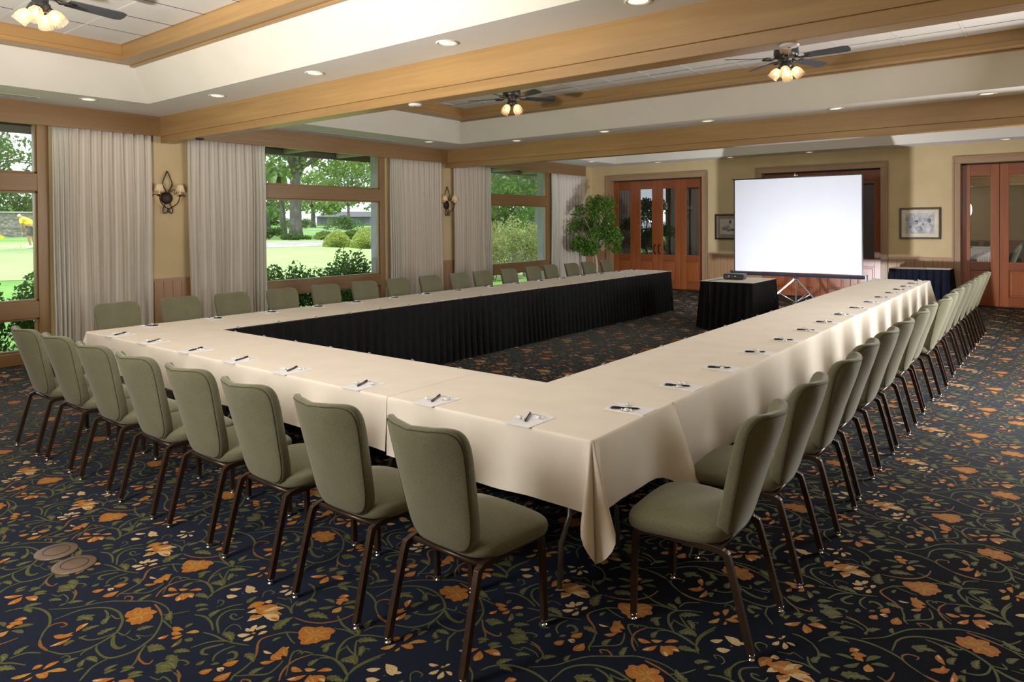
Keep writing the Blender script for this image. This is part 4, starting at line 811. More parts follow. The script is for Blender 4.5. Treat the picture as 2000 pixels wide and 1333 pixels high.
def blob_pts(n, centres, seed, fill=0.75):
    """points spread over many small ball clusters: centres = (x, y, z, rx, rz, weight)"""
    rng = np.random.default_rng(seed); C_ = np.array(centres, float); p = C_[:, 5] / C_[:, 5].sum(); k = rng.choice(len(C_), n, p=p)
    d = rng.normal(size=(n, 3)); d /= np.linalg.norm(d, axis=1)[:, None]; r = rng.uniform(fill ** 3, 1, n) ** (1 / 3) if fill else rng.uniform(0, 1, n) ** (1 / 3)
    r = np.where(rng.random(n) < 0.5, r, rng.uniform(0, 1, n) ** (1 / 3))
    return C_[k, :3] + d * r[:, None] * np.stack([C_[k, 3], C_[k, 3], C_[k, 4]], 1)
FX, FY = -2.40, 12.55
FT = thing('ficus_tree', 'leafy potted ficus tree by the folding doors', 'plant', (FX, FY, 0))
t = MB(); t.lathe([(0.14, 0), (0.16, 0.02), (0.20, 0.30), (0.215, 0.32), (0.215, 0.36), (0.19, 0.36), (0.18, 0.31)], 24); t.build('pot', plain('terracotta pot', (0.30, 0.14, 0.07), 0.7), FT)
t = MB(); t.lathe([(0.001, 0.31), (0.18, 0.312)], 20); t.build('soil', plain('potting soil', (0.04, 0.028, 0.02), 0.95), FT)
BARK = plain('pale ficus bark', (0.47, 0.41, 0.32), 0.8, 0.25, 25, bmp=0.3, bscale=60)
t = MB(); t.tube([(0.03, 0, 0.3), (0.035, 0.01, 0.6), (0.015, 0, 0.8), (-0.03, 0, 0.98), (-0.04, 0, 1.15)], [0.034, 0.030, 0.027, 0.026, 0.02], 10)
rng = random.Random(5)
cent = []
for i in range(34):
    a = rng.uniform(0, 2 * PI); r = rng.uniform(0.15, 0.72); z = rng.uniform(1.08, 2.28) ; r *= 1 - 0.45 * abs((z - 1.6) / 0.7)
    e = (r * math.cos(a), r * math.sin(a) * 0.8, z)
    t.tube([(-0.03, 0, 0.95 + 0.2 * rng.random()), (e[0] * 0.4, e[1] * 0.4, 0.95 + (z - 0.95) * 0.55), e], [0.016, 0.010, 0.003], 6)
    cent.append((e[0], e[1], e[2], 0.20, 0.15, 1)); cent.append((e[0] * 1.25, e[1] * 1.2, e[2] - 0.12, 0.15, 0.13, 0.6))
t.build('trunk', BARK, FT)
pts = blob_pts(7000, cent, 3, 0); pts = pts[pts[:, 0] + FX > -3.02]
cloud_obj('foliage', FT, pts, 0.075, 4, leafmat('ficus leaves', (0.022, 0.08, 0.008), (0.07, 0.18, 0.02), (0.22, 0.36, 0.07), 9, 0.3), droop=0.9)

# ---------------------------------------------------------------- wall sconces
SHADE = None
def sconce(y, label):
    S = thing('wall_sconce', label, 'wall lamp', (XW - 0.08, y, 2.08), 0, 'iron wall sconces')
    t = MB(); t.lathe([(0.001, 0.0), (0.085, 0.0), (0.085, 0.012), (0.07, 0.022), (0.03, 0.03), (0.001, 0.032)], 24, (0, 0, 0), axis='x'); t.build('backplate', M_iron, S)
    def tb(pts, r=0.0075): tt = MB(); sp = spline([(p[0], p[1]) for p in pts], 6); xx = spline([(p[2], 0) for p in pts], 6); tt.tube([(q[0], p[0], p[1]) for p, q in zip(sp, xx)], r, 6); return tt
    for s in (-1, 1):
        tb([(s * 0.012, 0.07, 0.03), (s * 0.025, 0.11, 0.03), (s * 0.066, 0.20, 0.03), (s * 0.04, 0.29, 0.03), (s * 0.0, 0.385, 0.03)]).build('flame_loop', M_iron, S)
        tb([(s * 0.03, -0.08, 0.03), (s * 0.068, -0.16, 0.035), (s * 0.055, -0.215, 0.04), (s * 0.02, -0.20, 0.045), (-s * 0.01, -0.165, 0.05), (s * 0.06, -0.12, 0.07), (s * 0.12, -0.06, 0.09), (s * 0.145, 0.02, 0.10)]).build('lower_scroll', M_iron, S)
        tb([(s * 0.145, 0.02, 0.10), (s * 0.17, 0.045, 0.09), (s * 0.215, 0.045, 0.07), (s * 0.225, 0.02, 0.06)], 0.0055).build('outer_scroll', M_iron, S)
        tb([(s * 0.03, 0.07, 0.03), (s * 0.06, 0.115, 0.04), (s * 0.10, 0.115, 0.05), (s * 0.12, 0.085, 0.06), (s * 0.10, 0.055, 0.06), (s * 0.08, 0.075, 0.06)], 0.0045).build('inner_scroll', M_iron, S)
        t = MB(); t.lathe([(0.008, 0.02), (0.04, 0.032), (0.042, 0.036), (0.01, 0.036), (0.012, 0.05), (0.012, 0.052)], 16, (0.10, s * 0.145, 0)); t.build('candle_cup', M_iron, S)
        t = MB(); t.lathe([(0.010, 0.05), (0.010, 0.11)], 10, (0.10, s * 0.145, 0)); t.build('candle_sleeve', plain('ivory sleeve', (0.8, 0.74, 0.58), 0.5), S)
        t = MB(); t.grid(lambda u, v: ((0.10 + (0.066 - 0.030 * v) * (1 + 0.03 * math.cos(24 * PI * u)) * math.cos(2 * PI * u)), s * 0.145 + (0.066 - 0.030 * v) * (1 + 0.03 * math.cos(24 * PI * u)) * math.sin(2 * PI * u), 0.085 + 0.115 * v), 72, 5, closed_u=True)
        sh = t.build('lamp_shade', SHADE_M, S); sd = sh.modifiers.new('thickness', 'SOLIDIFY'); sd.thickness = 0.002
        t = MB(); t.lathe([(0.006, 0.11), (0.012, 0.13), (0.008, 0.155), (0.002, 0.165)], 10, (0.10, s * 0.145, 0)); t.build('bulb', BULB_M, S)
SHADE_M = leafmat('pleated cream shade', (0.74, 0.64, 0.46), (0.80, 0.70, 0.52), (0.83, 0.74, 0.58), 20, 0.8); BULB_M = emit('warm bulb', (1.0, 0.62, 0.28), 6.0)
sconce(2.27, 'iron wall sconce with two cream shades between the two nearest curtains')
sconce(8.02, 'iron wall sconce with two cream shades between the farther curtains')

# ---------------------------------------------------------------- ceiling fans
def fan(x, y, rz, label):
    Fn = thing('ceiling_fan', label, 'ceiling fan', (x, y, 0), rz, 'ceiling fans')
    t = MB(); t.lathe([(0.075, ZTILE), (0.085, ZTILE - 0.02), (0.085, ZTILE - 0.05), (0.06, ZTILE - 0.07), (0.03, ZTILE - 0.075), (0.03, 3.61)], 28); t.build('canopy', plain('brushed nickel canopy', (0.55, 0.53, 0.50), 0.3, 0.05, 5, metal=0.8), Fn)
    t = MB(); t.lathe([(0.03, 3.62), (0.10, 3.61), (0.125, 3.575), (0.13, 3.505), (0.115, 3.47), (0.06, 3.455), (0.055, 3.415), (0.07, 3.4), (0.07, 3.365), (0.05, 3.35), (0.012, 3.34)], 28); t.build('motor_housing', plain('dark pewter housing', (0.07, 0.072, 0.075), 0.35, 0.1, 10, metal=0.6), Fn)
    bl = plain('charcoal fan blade', (0.055, 0.06, 0.068), 0.45, 0.1, 12)
    for k in range(5):
        a = 2 * PI * k / 5
        ca, sa = math.cos(a), math.sin(a)
        def R(p): return (p[0] * ca - p[1] * sa, p[0] * sa + p[1] * ca, p[2])
        t = MB(); out = [(0.20, -0.052), (0.60, -0.070), (0.645, -0.055), (0.655, 0.0), (0.645, 0.055), (0.60, 0.070), (0.20, 0.052)]
        n = len(out); tilt = -0.22
        vs = [R((p[0], p[1] * math.cos(tilt), 3.46 + p[1] * math.sin(tilt) + dz)) for dz in (0, 0.008) for p in out]
        t.add(vs, [tuple(range(n - 1, -1, -1)), tuple(range(n, 2 * n))] + [(i, (i + 1) % n, n + (i + 1) % n, n + i) for i in range(n)])
        B = t.build('blade', bl, Fn)
        t = MB(); t.tube([R((0.10, 0, 3.47)), R((0.15, 0.02, 3.45)), R((0.20, 0.03, 3.457)), R((0.25, 0.02, 3.457))], 0.009, 6); t.tube([R((0.10, 0, 3.47)), R((0.15, -0.02, 3.447)), R((0.20, -0.03, 3.449)), R((0.25, -0.02, 3.451))], 0.009, 6); t.build('blade_bracket', M_blackplastic, B)
    for k in range(4):
        a = 2 * PI * (k + 0.35) / 4; ca, sa = math.cos(a), math.sin(a); ax = Vector((ca * 0.62, sa * 0.62, -0.78)); o0 = Vector((ca * 0.055, sa * 0.055, 3.375))
        A = ax.cross(Vector((0, 0, 1))).normalized(); B_ = ax.cross(A)
        t = MB(); t.tube([o0 - ax * 0.01, o0 + ax * 0.035], [0.016, 0.024], 12); t.build('lamp_socket', M_blackplastic, Fn)
        prof = [(0.022, 0.03), (0.036, 0.045), (0.050, 0.075), (0.054, 0.105), (0.052, 0.13), (0.056, 0.15)]
        t = MB(); nn = 24
        vs = []
        for (r, l) in prof:
            for i in range(nn):
                q = 2 * PI * i / nn; rr = r * (1 + 0.035 * (1 if i % 2 else -1)); vs.append(tuple(o0 + ax * l + (A * math.cos(q) + B_ * math.sin(q)) * rr))
        t.add(vs, [(j * nn + i, j * nn + (i + 1) % nn, (j + 1) * nn + (i + 1) % nn, (j + 1) * nn + i) for j in range(len(prof) - 1) for i in range(nn)], 0, False)
        sh = t.build('glass_shade', FANGLASS, Fn)
        t = MB(); t.tube([o0 + ax * 0.03, o0 + ax * 0.05, o0 + ax * 0.08, o0 + ax * 0.10, o0 + ax * 0.108], [0.008, 0.012, 0.019, 0.014, 0.003], 10); t.build('bulb', FANBULB, Fn)
    return Fn
def fan_glass():
    m, n, b = new_mat('prismatic glass shade'); out = n.nodes['Material Output']; tr = n.nodes.new('ShaderNodeBsdfTransparent'); tr.inputs['Color'].default_value = (0.95, 0.9, 0.82, 1)
    b.inputs['Base Color'].default_value = (0.75, 0.68, 0.58, 1); b.inputs['Roughness'].default_value = 0.15
    tl = n.nodes.new('ShaderNodeBsdfTranslucent'); tl.inputs['Color'].default_value = (0.9, 0.78, 0.62, 1); m1 = n.nodes.new('ShaderNodeMixShader'); m1.inputs[0].default_value = 0.5; m2 = n.nodes.new('ShaderNodeMixShader'); m2.inputs[0].default_value = 0.45
    n.links.new(b.outputs[0], m1.inputs[1]); n.links.new(tl.outputs[0], m1.inputs[2]); n.links.new(m1.outputs[0], m2.inputs[1]); n.links.new(tr.outputs[0], m2.inputs[2]); n.links.new(m2.outputs[0], out.inputs[0]); return m
FANGLASS = fan_glass(); FANBULB = emit('lit fan bulb', (1.0, 0.58, 0.26), 9.0)
fan(0.50, -0.48, math.radians(24), 'dark ceiling fan in the nearest ceiling tray, cut by the frame')
fan(0.62, 5.30, math.radians(54), 'dark ceiling fan in the middle tray, nearer the windows')
fan(4.38, 5.35, math.radians(69), 'dark ceiling fan in the middle tray, nearer the right wall')

# ---------------------------------------------------------------- downlights, vents, beam sensors
RINGM = plain('white downlight ring', (0.80, 0.77, 0.70), 0.5); LENSM = emit('warm downlight lens', (1.0, 0.74, 0.48), 0.75)
t = MB(); t.lathe([(0.095, 0.0), (0.098, -0.006), (0.085, -0.010), (0.072, -0.004), (0.068, -0.001)], 28); RINGME = t.mesh('ring', RINGM)
t = MB(); t.lathe([(0.001, -0.0015), (0.069, -0.002)], 24); LENSME = t.mesh('lens', LENSM)
DL = [(0.845, 1.80, 'above the front chairs near the window side of the nearer beam'), (2.664, 1.80, 'before the nearer beam, middle of three'), (4.434, 1.83, 'before the nearer beam, top edge of the picture'), (-1.036, 1.82, 'before the nearer beam, over the corner of the front table'), (-2.412, 0.963, 'above the nearest curtain'),
      (-2.378, 6.667, 'over the middle window valance'), (-1.067, 7.60, 'before the farther beam, nearest the windows'), (0.791, 7.57, 'before the farther beam, second from the windows'), (2.582, 7.55, 'before the farther beam, third from the windows'), (4.364, 7.60, 'before the farther beam, fourth from the windows'), (6.048, 7.63, 'before the farther beam, rightmost'),
      (-2.294, 12.2, 'above the farthest curtain'), (-1.139, 13.47, 'above the left folding doors'), (0.711, 13.45, 'above the framed sketch'), (2.464, 13.45, 'above the projection screen'), (5.961, 13.47, 'above the right folding doors')]
for x, y, nm in DL:
    d = thing('downlight', 'round recessed ceiling light %s' % nm, 'ceiling light', (x, y, ZS), 0, 'recessed downlights'); place('ring', RINGME, d); place('lens', LENSME, d)
for (x, y0, y1, nm) in ((-2.78, -1.6, 0.55, 'above the golfer window'), (-2.83, 4.24, 6.18, 'above the middle window')):
    d = thing('air_vent', 'long slot air vent in the ceiling %s' % nm, 'vent', (x, (y0 + y1) / 2, ZS)); h = (y1 - y0) / 2
    t = MB(); t.box(-0.052, -0.040, -h, h, -0.003, 0.0); t.box(0.040, 0.052, -h, h, -0.003, 0.0); t.box(-0.052, 0.052, -h - 0.01, -h, -0.003, 0); t.box(-0.052, 0.052, h, h + 0.01, -0.003, 0); t.build('frame', M_ceil, d)
    t = MB(); t.box(-0.041, 0.041, -h, h, -0.0025, -0.0005); t.build('slot', M_dark, d); t = MB(); t.box(-0.004, 0.004, -h, h, -0.0045, -0.002); t.build('divider', M_ceil, d)
for (x, y, nm) in ((1.814, 2.245, 'under the nearer beam, left of centre'), (5.32, 2.245, 'under the nearer beam above the ceiling fan')):
    d = thing('beam_sensor', 'flat round white sensor %s' % nm, 'sensor', (x, y, ZB)); t = MB(); t.lathe([(0.062, 0), (0.062, -0.010), (0.05, -0.018), (0.001, -0.02)], 24); t.build('housing', M_bar, d); t = MB(); t.lathe([(0.012, -0.019), (0.010, -0.024), (0.001, -0.025)], 12); t.build('eye', M_grayplastic, d)
d = thing('beam_sensor', 'small dark sensor under the nearer beam by the curtain', 'sensor', (-2.263, 2.25, ZB)); t = MB(); t.lathe([(0.055, 0), (0.055, -0.012), (0.03, -0.022), (0.001, -0.024)], 20); t.build('housing', M_blackplastic, d); t = MB(); t.lathe([(0.01, -0.024), (0.001, -0.028)], 10); t.build('eye', M_grayplastic, d)
d = thing('speaker_box', 'small white speaker box in the middle ceiling tray', 'speaker', (-0.75, 3.95, 3.60)); t = MB(); t.box(-0.06, 0.06, -0.05, 0.05, -0.02, 0.143); t.build('body', M_bar, d, bevel=0.01); t = MB(); t.box(-0.045, 0.045, -0.053, -0.049, 0.0, 0.10); t.build('grille', M_grayplastic, d)

# floor outlet covers
COIN = wood('bronze floor box', (0.115, 0.075, 0.05), (0.16, 0.105, 0.07), 'x', 0.45)
for (x, y, nm) in ((2.655, -1.150, 'behind'), (2.885, -1.150, 'in front')):
    d = thing('floor_outlet', 'round brown floor outlet cover in the carpet, the one %s' % ('farther left' if nm == 'behind' else 'farther right'), 'floor outlet', (x, y, 0.0), 0.3, 'floor outlet covers')
    t = MB(); t.lathe([(0.098, 0.0), (0.098, 0.004), (0.09, 0.007), (0.001, 0.007)], 36); t.build('plate', COIN, d)
    t = MB()
    for k in range(24): t.tube([(0.06 * math.cos(2 * PI * k / 24), 0.06 * math.sin(2 * PI * k / 24), 0.0072), (0.06 * math.cos(2 * PI * (k + 1) / 24), 0.06 * math.sin(2 * PI * (k + 1) / 24), 0.0072)], 0.002, 5, cap=False)
    t.build('lid_groove', M_dark, d)
# ---------------------------------------------------------------- outdoors: lawn, drive, trees, shrubs, golfer
def gz(x):
    d = max(0.0, -3.4 - x); q = min(1, d / 22); return -0.15 + 0.9 * q * q * (3 - 2 * q) + 0.011 * max(0, d - 22)
def lawn_mat():
    m, n, b = new_mat('mown grass'); v = coords(n); f = noise(n, v, 0.35, 3); f2 = noise(n, v, 6, 4, 0.7)
    a = ramp(n, f, [(0.35, (0.10, 0.27, 0.035)), (0.6, (0.22, 0.42, 0.09))]); d = ramp(n, f2, [(0.3, (0.09, 0.22, 0.03)), (0.7, (0.24, 0.44, 0.10))])
    n.links.new(mixcol(n, 0.4, a, d), b.inputs['Base Color']); b.inputs['Roughness'].default_value = 0.9; return m
LAWN = lawn_mat(); GREEN = plain('putting green turf', (0.36, 0.50, 0.19), 0.9, 0.10, 0.5); ASPH = plain('pale asphalt drive', (0.42, 0.39, 0.37), 0.9, 0.2, 1.2)
def ground_strip(name, xs, yf, mat, dz, label, cat, kind='structure'):
    """strip over the terrain: for each x a y-range yf(x)"""
    t = MB(); vs = []; ny = 8
    for x in xs:
        a, b = yf(x)
        for j in range(ny + 1): vs.append((x, a + (b - a) * j / ny, gz(x) + dz))
    fs = [(i * (ny + 1) + j, i * (ny + 1) + j + 1, (i + 1) * (ny + 1) + j + 1, (i + 1) * (ny + 1) + j) for i in range(len(xs) - 1) for j in range(ny)]
    t.add(vs, fs, 0, True); o = t.build(name, mat); return tag(o, label, cat, kind=kind)
xs = [-3.38 - 0.8 * i for i in range(40)] + [-35.5 - 6 * i for i in range(40)]
ground_strip('lawn', xs, lambda x: (-60, 260), LAWN, 0.0, 'wide sunny golf course lawn outside', 'lawn')
ground_strip('putting_green', [-14 - 0.7 * i for i in range(36)], lambda x: ((lambda h: (9.0 - h, 9.0 + h))(16 * math.sqrt(max(0.0, 1 - ((x + 26.6) / 12.8) ** 2)))), GREEN, 0.012, 'pale smooth putting green under the golfer', 'lawn')
ground_strip('near_green', [-7 - 0.5 * i for i in range(26)], lambda x: ((lambda h: (13.5 - h, 13.5 + h))(9.5 * math.sqrt(max(0.0, 1 - ((x + 13.2) / 6.4) ** 2)))), GREEN, 0.016, 'pale green lawn below the middle window', 'lawn')
ground_strip('drive', [-21.6 - 0.6 * i for i in range(12)], lambda x: (10.5 - (x + 21.6) * 0.62, 20.2 - (x + 21.6) * 0.7), ASPH, 0.02, 'grey drive crossing the lawn beyond the middle window', 'road')
ground_strip('cart_path', [-62 - 0.8 * i for i in range(8)], lambda x: (34, 75), ASPH, 0.03, 'narrow pale cart path in the distance', 'path')

OAKL = leafmat('oak leaves', (0.02, 0.06, 0.008), (0.09, 0.17, 0.025), (0.30, 0.40, 0.09), 0.6); DKL = leafmat('dark tree leaves', (0.012, 0.04, 0.008), (0.05, 0.11, 0.02), (0.17, 0.27, 0.06), 0.7)
SHR = leafmat('glossy shrub leaves', (0.010, 0.030, 0.006), (0.03, 0.085, 0.012), (0.15, 0.26, 0.05), 5, 0.3); CLP = leafmat('clipped bush leaves', (0.13, 0.20, 0.03), (0.30, 0.38, 0.08), (0.55, 0.62, 0.20), 5); VAR = leafmat('variegated hedge leaves', (0.02, 0.06, 0.01), (0.09, 0.15, 0.03), (0.55, 0.52, 0.20), 9)
TRK = plain('grey oak bark', (0.15, 0.135, 0.125), 0.9, 0.3, 3, bmp=0.5, bscale=8)
def tree(label, x, y, h, crown, n, size, seed, trunk_r=0.4, mat=OAKL, lean=(0, 0), fork=0.45, group='trees on the golf course', name='tree', low=0.35, ncl=40):
    z = gz(x); T = thing(name, label, 'tree', (x, y, z - 0.05), 0, group); rng = random.Random(seed)
    t = MB(); fz = h * fork
    t.tube([(0, 0, 0), (lean[0] * 0.3, lean[1] * 0.3, fz * 0.15), (lean[0] * 0.6, lean[1] * 0.6, fz * 0.6), (lean[0], lean[1], fz), (lean[0] * 1.1, lean[1] * 1.1, h * 0.8)], [trunk_r * 1.35, trunk_r, trunk_r * 0.85, trunk_r * 0.7, trunk_r * 0.2], 12)
    cl = []
    for i in range(ncl):
        a = rng.uniform(0, 2 * PI); zz = rng.uniform(low, 1.0) * h; rr = crown * math.sqrt(rng.random()) * (1 - 0.5 * max(0, (zz / h - 0.65) / 0.35))
        e = (lean[0] + rr * math.cos(a), lean[1] + rr * math.sin(a), zz)
        if i < 14: t.tube([(lean[0], lean[1], fz * rng.uniform(0.7, 1.1)), (lean[0] + rr * .45 * math.cos(a), lean[1] + rr * .45 * math.sin(a), fz + (zz - fz) * 0.6 + 0.1 * h), e], [trunk_r * 0.45, trunk_r * 0.22, 0.04], 6)
        cl.append((*e, crown * 0.27, crown * 0.17, 1))
    t.build('trunk', TRK, T); cloud_obj('foliage', T, blob_pts(n, cl, seed, 0), size, seed, mat, 0.3, 1.8); return T
tree('large oak with thick grey trunk seen through the middle window', -32.9, 25.0, 11.5, 7.5, 10500, 0.34, 1, 0.40, low=0.42, ncl=60)
tree('bright green tree behind the leaning palms', -84, 47, 8.5, 6, 4000, 0.5, 2, 0.3, OAKL, low=0.32)
tree('broad hazy tree behind the distant grey house', -122, 120, 10, 9, 3500, 0.7, 3, 0.4, DKL, low=0.1)
tree('tall tree left of the distant grey house', -90, 68, 9, 6.5, 3500, 0.6, 4, 0.4, OAKL, low=0.3)
tree('small dark slender tree before the distant grey house', -66, 56, 8.5, 4.6, 3200, 0.4, 5, 0.22, DKL, low=0.5)
tree('spreading tree at the right of the middle window', -36, 38, 10, 7.0, 7500, 0.36, 6, 0.3, OAKL, low=0.27, ncl=55)
tree('dense tree behind the stone wall at the left edge', -62, 15.5, 9.5, 6.5, 8000, 0.4, 7, 0.3, DKL, low=0.12)
tree('loose leafy tree overhanging the golfer window', -24, 4.6, 8.6, 3.4, 3800, 0.24, 8, 0.14, OAKL, low=0.62, ncl=26)
tree('big shady tree in the upper part of the far window', -13.5, 25.5, 8.5, 4.2, 8000, 0.26, 9, 0.22, DKL, low=0.30)
tree('dark background tree behind the variegated hedge', -26, 42, 8.5, 6, 6000, 0.4, 10, 0.3, DKL, low=0.06)
tree('pale tree on the left of the far window', -34, 46, 7, 5, 4500, 0.4, 11, 0.3, OAKL, low=0.06)
tree('hazy far tree on the left of the middle window', -112, 66, 7, 8, 3000, 0.8, 12, 0.4, DKL, low=0.05)
tree('hazy far tree between the oak and the grey house', -128, 80, 8, 9, 3500, 0.9, 13, 0.4, DKL, low=0.05)
tree('hazy far tree behind the house on the right', -100, 104, 8, 9, 3500, 0.8, 14, 0.4, DKL, low=0.05)
tree('far tree at the right end of the distant treeline', -50, 66, 9, 7, 4000, 0.55, 15, 0.35, OAKL, low=0.1)
def palm(x, y, h, lean, label):
    z = gz(x); T = thing('palm_tree', label, 'palm tree', (x, y, z - 0.05), 0, 'leaning palms on the lawn'); t = MB()
    t.tube([(0, 0, 0), (lean[0] * 0.3, lean[1] * 0.3, h * 0.4), (lean[0], lean[1], h)], [0.26, 0.18, 0.16], 10); t.build('trunk', TRK, T)
    for k in range(18):
        a = 2 * PI * k / 18 + 0.3 * (k % 3); el = 0.9 - 0.5 * (k % 4); t = MB(); pts = []
        for i in range(7):
            q = i / 6; r = 1.9 * q; pts.append(Vector((lean[0] + r * math.cos(a), lean[1] + r * math.sin(a), h + el * r * 0.6 - 0.55 * r * r)))
        s = Vector((-math.sin(a), math.cos(a), 0)); vs = []
        for i, p_ in enumerate(pts): wv = 0.28 * math.sin(PI * (0.12 + 0.86 * i / 6)); vs += [tuple(p_ + s * wv - Vector((0, 0, wv * .5))), tuple(p_), tuple(p_ - s * wv - Vector((0, 0, wv * .5)))]
        t.add(vs, [f for i in range(6) for f in ((i * 3, i * 3 + 1, i * 3 + 4, i * 3 + 3), (i * 3 + 1, i * 3 + 2, i * 3 + 5, i * 3 + 4))], 0, True); t.build('frond', DKL, T)
palm(-44.0, 30.3, 5.6, (-1.3, -1.4), 'leaning palm left of the large oak, the left one of the pair')
palm(-42.5, 30.6, 5.6, (-0.3, -0.4), 'upright palm left of the large oak, the right one of the pair')
def bush(label, x, y, rx, rz, n, size, seed, mat, ry=None, z=None, name='bush', group=None, cat='bush', lumps=9, spread=0.6):
    zz = gz(x) if z is None else z; T = thing(name, label, cat, (x, y, zz), 0, group); rng = random.Random(seed); ry = ry or rx
    cl = [(0, 0, rz * 0.55, rx * 0.5, rz * 0.5, 2)]
    for i in range(lumps): a = rng.uniform(0, 2 * PI); r = rng.uniform(0.2, spread); cl.append((rx * r * math.cos(a), ry * r * math.sin(a), rz * rng.uniform(0.3, 0.8), rx * 0.36, rz * 0.36, 1))
    t = MB()
    for i in range(7): e = cl[1 + i % lumps]; t.tube([(e[0] * 0.2, e[1] * 0.2, 0), (e[0] * 0.5, e[1] * 0.5, rz * 0.25), (e[0], e[1], e[2])], [0.02, 0.014, 0.006], 5)
    t.build('stems', TRK, T); cloud_obj('foliage', T, blob_pts(n, cl, seed, 0), size, seed, mat, 0.0, 1.7); return T
def clipped(label, x, y, r, h, seed):
    T = thing('clipped_bush', label, 'bush', (x, y, gz(x) - 0.05), 0, 'round clipped bushes'); rng = np.random.default_rng(seed); n = 5200; d = rng.normal(size=(n, 3)); d /= np.linalg.norm(d, axis=1)[:, None]; d[:, 2] = np.abs(d[:, 2]); q = rng.uniform(0.93, 1.02, n)[:, None]
    t = MB(); t.grid(lambda u, v: (r * 0.93 * math.cos(PI / 2 * v) * math.cos(2 * PI * u), r * 0.93 * math.cos(PI / 2 * v) * math.sin(2 * PI * u), h * 0.93 * math.sin(PI / 2 * v)), 24, 8, closed_u=True); t.build('core', DKL, T)
    cloud_obj('foliage', T, d * q * np.array([r, r, h]), 0.11, seed, CLP, 0, 1.5)
clipped('round clipped bush in front, right side of the middle window', -19.6, 19.75, 0.80, 0.80, 1); clipped('round clipped bush behind the front one, to its left', -20.9, 19.0, 0.66, 0.78, 2); clipped('round clipped bush at the right edge of the middle window', -19.0, 21.1, 0.75, 0.78, 3); clipped('low round clipped bush peeping over the others', -22.8, 22.6, 0.9, 0.88, 4)
for i, (x, y, rx, rz, lab) in enumerate([(-33.0, 22.9, 1.2, 0.75, 'low hedge clump left of the oak trunk'), (-30.6, 23.4, 1.0, 0.40, 'low ground cover at the foot of the oak'), (-29.2, 24.6, 1.0, 0.55, 'low yellowish hedge right of the oak trunk'), (-28.4, 26.3, 1.0, 0.6, 'low hedge between the oak and clipped bushes'), (-62.6, 52.5, 2.4, 1.7, 'dark square hedge before the distant house'), (-70, 50.5, 2.2, 1.4, 'dark shrubs left of the square hedge')]):
    bush(lab, x, y, rx, rz, 2200, 0.12 if x > -50 else 0.22, 40 + i, DKL if i in (0, 4, 5) else SHR if i == 1 else OAKL, group='hedges on the lawn', lumps=10, spread=0.8)
# shrubs right below the windows
k = 0
for (x, y, rx, rz, lab) in [(-4.35, 0.30, 0.55, 1.22, 'dark leafy shrub below the golfer window, left one'), (-4.30, 1.00, 0.50, 1.12, 'dark leafy shrub below the golfer window, right one'),
        (-4.3, 4.30, 0.62, 1.03, 'dark shrub below the middle window, first from the left'), (-4.35, 5.15, 0.62, 1.06, 'dark shrub below the middle window, second from the left'), (-4.3, 5.95, 0.62, 1.02, 'dark shrub below the middle window, third from the left'), (-4.35, 6.55, 0.5, 1.24, 'taller shrub below the middle window with upright shoots'), (-4.3, 7.2, 0.45, 0.98, 'dark shrub below the middle window, rightmost')]:
    k += 1; bush(lab, x, y, rx, rz, 2600, 0.075, 60 + k, SHR, z=-0.15, group='shrubs under the windows', name='shrub', cat='shrub', lumps=14, spread=0.75)
for i in range(6):
    y = 13.4 + i * 0.9; k += 1; bush('variegated hedge bush outside the far window, %s from the left' % ORD[i], -7.3 + 0.1 * (i % 2), y, 0.75, 1.80 + 0.06 * (i % 3), 3000, 0.085, 80 + i, VAR, z=-0.15, group='variegated hedge bushes', name='hedge_bush', lumps=16, spread=0.75)
# stone wall and pale roof at the left edge
def stone_mat():
    m, n, b = new_mat('rubble stone'); v = coords(n, (1, 1, 1.3)); vo = n.nodes.new('ShaderNodeTexVoronoi'); vo.inputs['Scale'].default_value = 3.2; n.links.new(v, vo.inputs['Vector'])
    f = noise(n, v, 4, 4); n.links.new(mixcol(n, 0.5, ramp(n, vo.outputs['Distance'], [(0.05, (0.42, 0.38, 0.35)), (0.5, (0.16, 0.14, 0.13))]), ramp(n, f, [(0.3, (0.20, 0.18, 0.17)), (0.7, (0.44, 0.40, 0.38))])), b.inputs['Base Color']); b.inputs['Roughness'].default_value = 0.9; bump(n, b, vo.outputs['Distance'], 0.8, 0.1); return m
t = MB(); t.box(-52.4, -51.6, 6, 24, 0.9, 2.75); o = t.build('stone_wall', stone_mat(), bevel=0.05); tag(o, 'low rubble stone wall behind the golfer', 'wall', kind='thing'); t = MB(); t.box(-52.5, -51.5, 6, 24, 2.75, 2.85); t.build('coping', ASPH, o, bevel=0.03)
def house(label, x, y, w_, d_, h, roof_h, rz, wall_m, roof_m, nwin):
    H = thing('house', label, 'house', (x, y, gz(x) - 0.1), rz); t = MB(); t.box(-d_ / 2, d_ / 2, -w_ / 2, w_ / 2, 0, h); t.build('walls', wall_m, H)
    t = MB(); a, b_ = d_ / 2 + 0.5, w_ / 2 + 0.6; t.add([(-a, -b_, h), (a, -b_, h), (a, b_, h), (-a, b_, h), (0, -b_ + d_ / 2, h + roof_h), (0, b_ - d_ / 2, h + roof_h)], [(0, 3, 2, 1), (0, 1, 4), (1, 2, 5, 4), (2, 3, 5), (3, 0, 4, 5)]); t.build('roof', roof_m, H)
    for i in range(nwin): y_ = -w_ / 2 + w_ * (i + 0.5) / nwin; t = MB(); t.box(d_ / 2 - 0.02, d_ / 2 + 0.05, y_ - 0.6, y_ + 0.6, h * 0.3, h * 0.8); t.build('window', plain('dusky glass', (0.10, 0.11, 0.13), 0.2), H)
